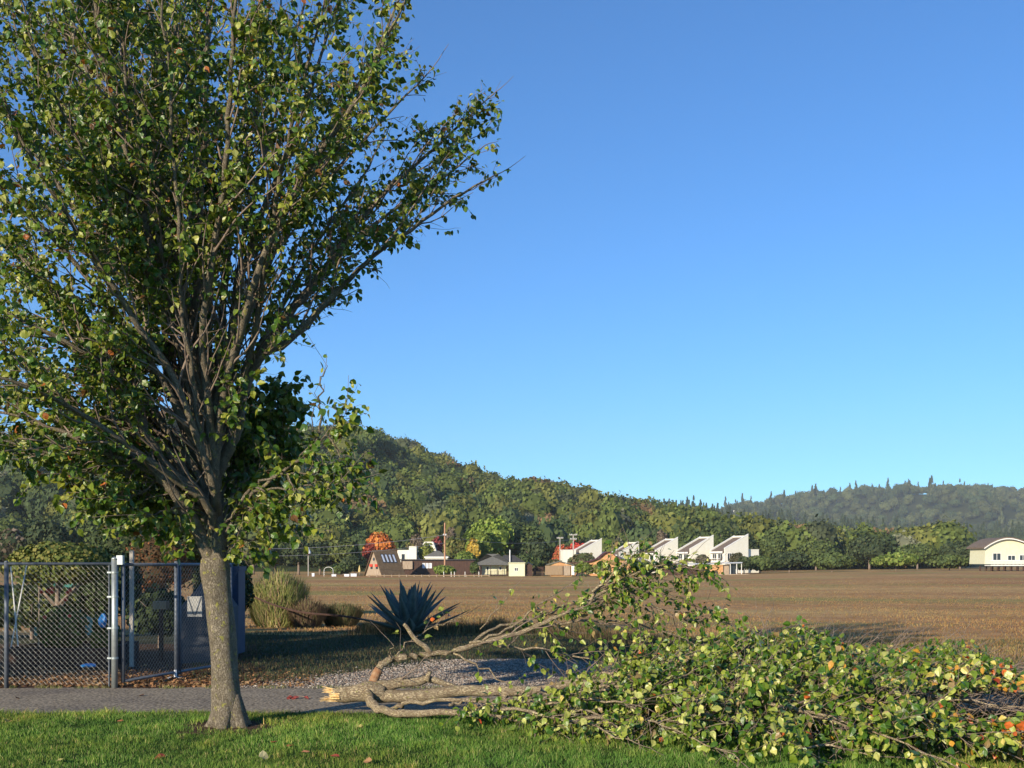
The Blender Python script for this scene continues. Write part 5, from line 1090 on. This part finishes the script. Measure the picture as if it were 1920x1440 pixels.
# dark brown long building behind the hut
lb = house("brown_building", 752, 240, "long dark brown board building right of the A-frame hut", "building")
wL = 137 * 240 / FPX
mk(lambda b: b.box(0, wL, 0, 5, 0, 3.4), "wall", M['wood_dark'], lb); mk(lambda b: b.box(-.3, wL + .3, -.4, 5.3, 3.402, 3.65), "roof", M['roof_dark'], lb)
for k in range(3): window(lb, 4.9 + k * .75, 5.35 + k * .75, 1.7, 2.7, 0, 1, pane='glass_pale')
mk(lambda b: b.box(.4, 2.6, -.5, -.002, 1.4, 3.2), "shingle_panel", M['wood_grey'], lb)
# white houses behind it
wf = house("white_house", 745, 262, "white flat roofed house behind the brown building", "house", 0)
kx = 262 / FPX
mk(lambda b: b.box(0, 34 * kx, 0, 5, 0, 6.0), "wall", M['white_wall'], wf); mk(lambda b: b.box(22 * kx, 36 * kx, -.3, 4, 0, 6.9), "tower", M['white_wall'], wf); window(wf, 8 * kx, 14 * kx, 3.5, 5.0, 0, 1)
wg = house("white_house", 782, 275, "white gabled house with a steep grey roof left of the utility pole", "house", 0)
kx = 275 / FPX
mk(lambda b: prism(b, [(0, 0), (37 * kx, 0), (37 * kx, 5.5), (30 * kx, 8.3), (14 * kx, 8.3), (0, 5.6)], 0, 6), "wall", M['white_wall'], wg)
mk(lambda b: prism(b, [(-.4, 5.3), (0, 5.65), (17 * kx, 8.2), (22 * kx, 7.2), (4 * kx, 4.8)], -1.2, -.002), "roof", M['roof_grey'], wg); window(wg, 6 * kx, 14 * kx, 2.9, 4.0, 0, 2)
wh = house("grey_roof_house", 797, 250, "low house with grey hip roof and white eaves beside the utility pole", "house", 0)
kx = 250 / FPX; 
def hip(b, x0, x1, y0, y1, z0, z1, i): v = [(x0, y0, z0), (x1, y0, z0), (x1, y1, z0), (x0, y1, z0), (x0 + i, (y0 + y1) / 2, z1), (x1 - i, (y0 + y1) / 2, z1)]; b.add(v, [(0, 1, 5, 4), (2, 3, 4, 5)]); b.add(v, [(1, 2, 5), (3, 0, 4)]); b.add(v, [(3, 2, 1, 0)])
mk(lambda b: b.box(0, 42 * kx, 0, 6, 0, 4.0), "wall", M['white_wall'], wh); mk(lambda b: b.box(-.2, 42 * kx + .2, -.3, 6.3, 4.002, 4.3), "eaves", M['white_trim'], wh); mk(lambda b: hip(b, -.2, 42 * kx + .2, -.3, 6.3, 4.302, 5.7, 2.4), "roof", M['roof_grey'], wh)

# cottage
ct = house("cottage", 887, 226, "cream cottage with grey hip roof and a porch at the field edge", "cottage", 0)
k = 226 / FPX
mk(lambda b: b.box(16 * k, 62 * k, 1.6, 8, .25, 2.35), "wall", M['yellow_wall'], ct)
mk(lambda b: hip(b, -.3, 74 * k, -.6, 9, 2.36, 4.75, 5.6), "roof", M['roof_grey'], ct)
mk(lambda b: prism(b, [(50 * k, 3.0), (57 * k, 4.5), (76 * k, 4.5), (98 * k, 3.0)], 2.5, 7), "rear_roof", M['roof_dark'], ct)
w1 = mk(lambda b: (b.box(67 * k, 97 * k, -.8, 4, 0, 2.75)), "annex", M['yellow_wall'], ct)
mk(lambda b: (prism(b, [(66 * k, 2.752), (98 * k, 2.752), (98 * k, 2.9), (66 * k, 2.9)], -1.0, 4.2)), "annex_roof", M['yellow_wall'], ct)
mk(lambda b: b.tube([(69 * k, 2, 3.0), (69 * k, 2, 5.6)], .12, 10), "chimney", M['white_trim'], ct)
mk(lambda b: [b.tube([(q * k, -.4, 0), (q * k, -.4, 2.36)], .07, 6) for q in (1, 15, 33, 47, 56, 64)], "porch_posts", M['wood_dark'], ct)
mk(lambda b: (b.box(0, 62 * k, -.5, 1.59, .12, .25), b.box(0, 62 * k, -.46, -.40, 1.1, 1.16), [b.box(i * .3, i * .3 + .06, -.455, -.405, .252, 1.098) for i in range(24)]), "railing", M['wood_dark'], ct)
window(ct, 25 * k, 29 * k, 1.35, 1.95, 1.6, 1); window(ct, 49 * k, 53 * k, 1.35, 1.95, 1.6, 1); window(ct, 78 * k, 84 * k, 1.15, 1.75, -.8, 2)
sd = house("dark_shed", 984, 226, "small dark shed with a blue gable joined to the cottage", "shed", 0)
mk(lambda b: prism(b, [(0, 0), (1.6, 0), (1.6, 2.3), (.8, 2.75), (0, 2.3)], 0, 3), "wall", M['wood_dark'], sd)
mk(lambda b: prism(b, [(-.15, 2.3), (.8, 2.88), (1.75, 2.3), (1.75, 2.42), (.8, 3.0), (-.15, 2.42)], -.2, 3.1), "roof", M['blue'], sd)
mk(lambda b: b.box(-.6, -.02, -.1, .1, 0, 2.2), "door", M['wood_grey'], sd)
df = house("dark_fence", 1000, 229, "dark slatted fence between the cottage shed and the board fence", "fence", 0)
for i in range(9): mk(lambda b: b.box(i * .25, i * .25 + .16, 0, .05, 0, 2.0), "slat", M['wood_dark'], df)
mk(lambda b: b.box(-.02, 2.25, .052, .12, 1.6, 1.7), "rail", M['wood_dark'], df)
# board fence house with low gable
bf = house("board_fence_house", 1022, 222, "brown board sided shed with low gabled roof and orange fascia", "shed", 0)
k = 222 / FPX
mk(lambda b: (b.box(0, 33 * k, 0, .12, .3, 2.25)), "board_wall", M['wood_fence'], bf); mk(lambda b: b.box(35 * k, 47 * k, .1, .22, .2, 2.25), "board_wall", M['wood_grey'], bf)
mk(lambda b: b.box(1.2, 50 * k, .4, 4.5, 0, 2.3), "wall", M['wood_orange'], bf)
mk(lambda b: prism(b, [(.4, 2.35), (27 * k, 3.05), (54 * k, 2.35), (54 * k, 2.5), (27 * k, 3.22), (.4, 2.5)], .1, 5), "roof", M['roof_grey'], bf)
mk(lambda b: prism(b, [(1.2, 2.302), (50 * k, 2.302), (27 * k, 2.95)], .35, .5), "gable", M['wood_orange'], bf)
mk(lambda b: b.box(49.5 * k, 55 * k, .15, .25, .3, 2.2), "door", M['white_trim'], bf)
# cedar building with a swooping roof
cb_ = house("curved_roof_house", 1080, 232, "cedar house with a swooping maroon edged roof behind the yellow green shrubs", "house", 0)
k = 232 / FPX
cur = [(-12 * k, 2.7), (10 * k, 2.75), (28 * k, 3.1), (42 * k, 3.7), (52 * k, 4.7), (58 * k, 5.1), (66 * k, 5.1), (76 * k, 4.1), (90 * k, 3.3), (112 * k, 2.9)]
mk(lambda b: prism(b, [(0, 0), (105 * k, 0)] + [(x, z - .05) for x, z in cur[::-1][0:9]], .6, 6), "wall", M['wood_orange'], cb_)
mk(lambda b: prism(b, cur + [(x, z + .16) for x, z in cur[::-1]], 0, 6.6), "roof", mat('maroon_edge', (0.10, 0.035, 0.035), rough=.8), cb_)
window(cb_, 76 * k, 84 * k, .6, 2.2, .6, 2); window(cb_, 30 * k, 38 * k, .6, 1.9, .6, 2)
# shelters on the right
sl = house("metal_roof_shelter", 1226, 236, "long low shelter with pale metal roof below the white houses", "shelter", 0)
k = 236 / FPX
mk(lambda b: prism(b, [(0, 2.2), (0, 2.45), (165 * k, 3.0), (165 * k, 2.75)], -.6, 5), "roof", M['metal_roof'], sl)
mk(lambda b: b.box(12 * k, 90 * k, .4, 4, 0, 2.1), "wall", M['wood_dark'], sl); mk(lambda b: b.box(96 * k, 130 * k, .2, 4, .35, 2.4), "plywood_wall", M['wood_orange'], sl)
mk(lambda b: b.box(131 * k, 142 * k, .6, 4, .35, 2.4), "board_wall", M['wood_grey'], sl)
mk(lambda b: b.box(143 * k, 155 * k, .8, 4, .35, 2.5), "screen_room", M['glass'], sl)
mk(lambda b: [b.tube([(q * k, -.2, 0), (q * k, -.2, 2.7)], .08, 6) for q in (143, 155, 164)], "posts", M['white_trim'], sl)
mk(lambda b: (b.box(94 * k, 178 * k, -.8, 4.2, .18, .34), [b.box(i * k, i * k + .14, -.7, -.5, -.3, .18) for i in range(96, 178, 8)]), "deck", M['wood_grey'], sl)
# arched cream house at the right edge
ar = house("arched_house", 1886, 240, "cream house with an arched roof edge and a deck on stilts at the right", "house", 0)
k = 240 / FPX
arch = [(x * k, 7.3 - 2.9 * (max(0, x - 4) / 60) ** 1.6) for x in range(-44, 66, 6)]
arch = [((x), (z if x > 0 else 7.3 - 2.2 * (abs(x / k) / 44) ** 1.8)) for x, z in arch]
mk(lambda b: prism(b, [(-40 * k, 1.6), (60 * k, 1.6)] + [(x, z - .1) for x, z in arch[::-1] if -40 * k < x < 60 * k], 0, 8), "wall", M['yellow_wall'], ar)
mk(lambda b: prism(b, arch + [(x, z + .35) for x, z in arch[::-1]], -.9, 8.5), "roof", M['roof_tan'], ar)
mk(lambda b: prism(b, [(x, z - .12) for x, z in arch] + [(x, z + .1) for x, z in arch[::-1]], -.99, -.905), "roof_trim", M['white_trim'], ar)
window(ar, 4 * k, 17 * k, 2.5, 3.5, 0, 2); window(ar, -24 * k, -10 * k, 2.5, 4.0, 0, 2); window(ar, 26 * k, 44 * k, 2.4, 3.6, 0, 3)
mk(lambda b: (b.box(-40 * k, 62 * k, -3, -.002, 1.2, 1.4), b.box(-40 * k, 62 * k, -3, -2.9, 2.35, 2.45), [b.box(q * .3, q * .3 + .06, -2.98, -2.92, 1.402, 2.348) for q in range(-15, 24)]), "deck", M['white_trim'], ar)
mk(lambda b: [b.box(q * k, q * k + .25, -2.6, -2.35, -.5, 1.198) for q in range(-38, 62, 12)] + [b.box(q * k, q * k + .25, 3, 3.25, -.5, 1.198) for q in range(-38, 62, 12)], "stilts", M['wood_dark'], ar)
# houses up on the hill
for (px, yb, Y, w_, h_, lab, mm) in ((108, 921, 560, 12, 5.0, "white modern house high on the wooded hill at left", 'white_wall'), (1166, 966, 735, 7, 4.4, "tan house on the crest of the hill behind the conifers", 'yellow_wall'),
                                     (1243, 972, 1500, 12, 4.0, "small pale house on the lower conifer ridge", 'white_wall'), (1382, 962, 2450, 26, 9, "long pale house on the slope of the distant mountain", 'white_wall'), (1377, 980, 2300, 16, 8, "white house lower on the slope of the distant mountain", 'white_wall'), (1907, 970, 2400, 26, 12, "pale houses cluster on the mountain above the arched house", 'white_wall')):
    x = GX(px, Y); z = EYE + (HY - yb) / FPX * Y
    t = thing("hill_house", (x, Y, z), lab, "house", "houses on the hills")
    mk(lambda b: (b.box(-w_ / 2, w_ / 2, -12, 4, -8, h_ * .62), b.box(0, w_ / 2, -12.2, 3, h_ * .621, h_)), "wall", M[mm], t)
    mk(lambda b: (b.box(-w_ / 2 - .3, -.01, -12.4, 4.2, h_ * .622, h_ * .68), b.box(-.2, w_ / 2 + .3, -12.6, 3.3, h_ + .002, h_ * 1.06)), "roof", M['roof_grey'], t)
    for q in (-.35, -.12, .12, .35): window(t, w_ * q - .7, w_ * q + .7, h_ * .15, h_ * .45, -12, 1)

# ------------------------------------------------------------------ poles, cables and small things on the far bank
def upole(px, ytop, Y, r, m, arms, label):
    x = GX(px, Y); z0 = gzf(x, Y); zt = EYE + (HY - ytop) / FPX * Y
    t = thing("utility_pole", (x, Y, z0), label, "utility pole"); b = MB(); b.tube([(x, Y, z0 - .3), (x, Y, zt)], [r, r * .8], 9); b.build("shaft", M[m], t)
    for (y_, hw) in arms:
        z = EYE + (HY - y_) / FPX * Y; b = MB(); b.box(x - hw, x + hw, Y - r - .12, Y - r, z - .09, z + .09); a = b.build("crossarm", M['pole_pale'], t)
        for q in (-.9, -.45, .45, .9): b = MB(); b.tube([(x + hw * q, Y - r - .06, z + .092), (x + hw * q, Y - r - .06, z + .28)], .07, 6); b.build("insulator", M['white'], a)
    return x, Y, zt
upole(834, 980, 226, .19, 'pole', [(1003.5, .35)], "tall reddish brown utility pole behind the round green bush")
upole(1075, 1002, 262, .17, 'pole_pale', [(1003, .95), (1011, .8)], "pale utility pole with two crossarms left of the white houses")
upole(1050, 1007, 300, .15, 'pole_pale', [(1009, .9)], "thin distant utility pole above the scarlet bushes")
def cable(a, b_, sag, r, label):
    A_, B_ = np.array(a), np.array(b_); pts_ = [A_ + (B_ - A_) * t - np.array([0, 0, sag * 4 * t * (1 - t)]) for t in np.linspace(0, 1, 20)]
    m = MB(); m.tube(pts_, r, 5, cap=False); tag(m.build("power_cable", M['cable']), label, "cable", "power cables")
cable(W(834, 1003, 225.7), W(430, 1029, 205), .9, .035, "upper power cable running left from the tall brown pole")
cable(W(834, 1018, 225.7), W(430, 1042, 205), .9, .028, "lower power cable running left from the tall brown pole")
cable(W(834, 1006, 225.7), W(1075, 1011, 262), 1.2, .03, "power cable from the tall brown pole to the crossarm pole")
# birdhouse on a pole
bh = thing("birdhouse", (GX(578, 225), 225, gzf(GX(578, 225), 225)), "white cone roofed birdhouse on a tall post among dark trees", "birdhouse")
x = GX(578, 225); z = EYE + (HY - 1038) / FPX * 225
b = MB(); b.tube([(x, 225, z), (x, 225, z + .3), (x, 225, z + 1.35)], [.62, .58, .06], 10); b.build("roof", M['white_trim'], bh)
b = MB(); b.tube([(x, 225, z - .35), (x, 225, z - .003)], .35, 10); b.build("box", M['wood_dark'], bh); b = MB(); b.tube([(x, 225, -1), (x, 225, z - .352)], .09, 8); b.build("post", M['pole_pale'], bh)
at_ = thing("garden_arch", (GX(616, 222), 222, gzf(GX(616, 222), 222)), "thin white garden arch at the edge of the field", "arch")
x = GX(616, 222); z0 = gzf(x, 222); b = MB(); b.tube([(x - .95, 222, z0)] + [(x - .95 * math.cos(a), 222, z0 + 1.2 + .75 * math.sin(a)) for a in np.linspace(0, math.pi, 14)] + [(x + .95, 222, z0)], .05, 6); b.build("hoop", M['white_trim'], at_)
b = MB()
for zz in (.4, .8, 1.2): b.tube([(x - .95, 221.9, z0 + zz), (x - .8, 221.9, z0 + zz)], .03, 5)
b.build("rungs", M['white_trim'], at_)
for i, (px, w_, h_, lab) in enumerate(((626, .45, .35, "small white crate right of the garden arch"), (650, .5, .4, "white box among the shrubs left of the A-frame hut"), (663, .6, .5, "bigger white box nearest the A-frame hut"), (587, .25, .6, "little white lantern left of the garden arch"))):
    x = GX(px, 221); z0 = gzf(x, 221); b = MB(); b.box(x - w_, x + w_, 221, 221.5, z0, z0 + h_); b.box(x - w_ - .05, x + w_ + .05, 220.95, 221.55, z0 + h_ + .002, z0 + h_ + .09); tag(b.build("white_box", M['white']), lab, "box")
um = thing("folded_parasol", (GX(674, 222), 222, gzf(GX(674, 222), 222)), "folded yellow parasol beside the A-frame hut", "parasol")
x = GX(674, 222); z0 = gzf(x, 222); b = MB(); b.tube([(x, 222, z0 + .9), (x, 222, z0 + 1.3), (x, 222, z0 + 2.3)], [.22, .26, .04], 8); b.build("canopy", mat('yellow_canvas', (0.65, 0.50, 0.20), rough=.8), um); b = MB(); b.tube([(x, 222, z0), (x, 222, z0 + .9)], .04, 6); b.build("pole", M['wood_grey'], um)
bw = thing("boardwalk", (GX(760, 214), 214, gzf(GX(760, 214), 214)), "low brown boardwalk rail along the marsh before the A-frame hut", "boardwalk")
xa, xb = GX(690, 214), GX(918, 214); z0 = gzf(xa, 214)
b = MB(); b.box(xa, xb, 213.6, 214.8, z0 + .22, z0 + .38); b.build("deck", M['wood_fence'], bw)
b = MB()
for q in np.arange(xa + .3, xb, 1.5): b.box(q - .07, q + .07, 213.5, 213.59, z0 - .3, z0 + .45)
b.build("piles", M['wood_grey'], bw)
for i, px in enumerate((832, 846, 852, 872, 898)):
    x = GX(px, 218); z0 = gzf(x, 218); b = MB(); b.tube([(x, 218, z0 - .1), (x, 218, z0 + .9)], .07, 6); b.tube([(x, 218, z0 + .902), (x, 218, z0 + 1.0)], .09, 6); tag(b.build("bank_post", M['white_trim']), ["pale short post before the round green bush", "pale short post just right of the round green bush", "thin pale post beside the dark building corner", "pale post in the shade left of the cottage", "pale post before the cottage porch"][i], "post", "pale posts on the far bank")

# ------------------------------------------------------------------ fallen leaves on lawn and path
LL = [(228, 1360, (0.45, 0.16, 0.06), "orange brown fallen leaf on the lawn at left"), (546, 1406, (0.55, 0.20, 0.07), "orange fallen leaf on the lawn right of the trunk"), (637, 1427, (0.40, 0.08, 0.05), "dark red fallen leaf near the bottom of the lawn"),
      (514, 1399, (0.35, 0.10, 0.05), "small red fallen leaf right of the trunk on the grass"), (581, 1418, (0.45, 0.20, 0.10), "tan fallen leaf between two red leaves on the lawn"), (678, 1372, (0.42, 0.36, 0.12), "yellow fallen leaf left of the branch foliage"),
      (12, 1362, (0.42, 0.30, 0.08), "yellow fallen leaf at the left edge of the lawn"), (485, 1428, (0.40, 0.36, 0.20), "pale fallen leaf near the bottom left of the trunk"), (30, 1312, (0.10, 0.05, 0.03), "dark dry leaf lying on the path at left"), (270, 1306, (0.10, 0.06, 0.04), "dark curled leaf on the path by the gate post"),
      (680, 1437, (0.40, 0.22, 0.10), "tan fallen leaf at the bottom edge of the photo"), (310, 1425, (0.3, 0.06, 0.04), "deep red fallen leaf in the grass left of the trunk"), (106, 1435, (0.4, 0.36, 0.12), "pale yellow fallen leaf in the lower left grass")]
for (px, py, c, lab) in LL:
    Y = GY(py); b = MB(); leaves(b, np.array([[GX(px, Y), Y, 0.045 if py > 1340 else .02]]), np.array([[R.normal(), R.normal(), .15]]), np.array([[.2, -.3, 1.0]]), [0.085], np.array([c]))
    tag(b.build("fallen_leaf", M['col']), lab, "leaf", "single fallen leaves")
tw = thing("red_leaf_twig", (GX(556, GY(1311)), GY(1311), 0), "little broken twig with dark red leaves lying on the grey path", "twig")
Y = GY(1311); x0 = GX(540, Y); b = MB(); b.tube([(x0, Y, .02), (x0 + .12, Y + .03, .04), (x0 + .3, Y, .02)], .005, 5); b.build("stem", M['twig'], tw)
b = MB(); n = 9; leaves(b, np.stack([x0 + R.uniform(-.03, .25, n), Y + R.normal(0, .03, n), np.full(n, .03)], 1), R.normal(0, 1, (n, 3)) * (1, 1, .2), np.tile([.1, -.4, 1.0], (n, 1)), np.full(n, .07), cmix(n, [(0.22, 0.04, 0.05), (0.30, 0.07, 0.06)])); b.build("leaves", M['col'], tw)

# ------------------------------------------------------------------ haze
hb = MB(); hb.box(-2600, 2600, -40, 3600, -4, 420)
hm = bpy.data.materials.new("haze_air"); hm.use_nodes = True; nt = hm.node_tree; nt.nodes.clear()
ho = nt.nodes.new("ShaderNodeOutputMaterial"); pv = nt.nodes.new("ShaderNodeVolumePrincipled"); pv.inputs["Density"].default_value = 0.00010; pv.inputs["Color"].default_value = (0.90, 0.96, 1.0, 1); pv.inputs["Anisotropy"].default_value = 0.0
nt.links.new(pv.outputs[0], ho.inputs["Volume"])
tag(hb.build("haze", hm), kind='stuff')
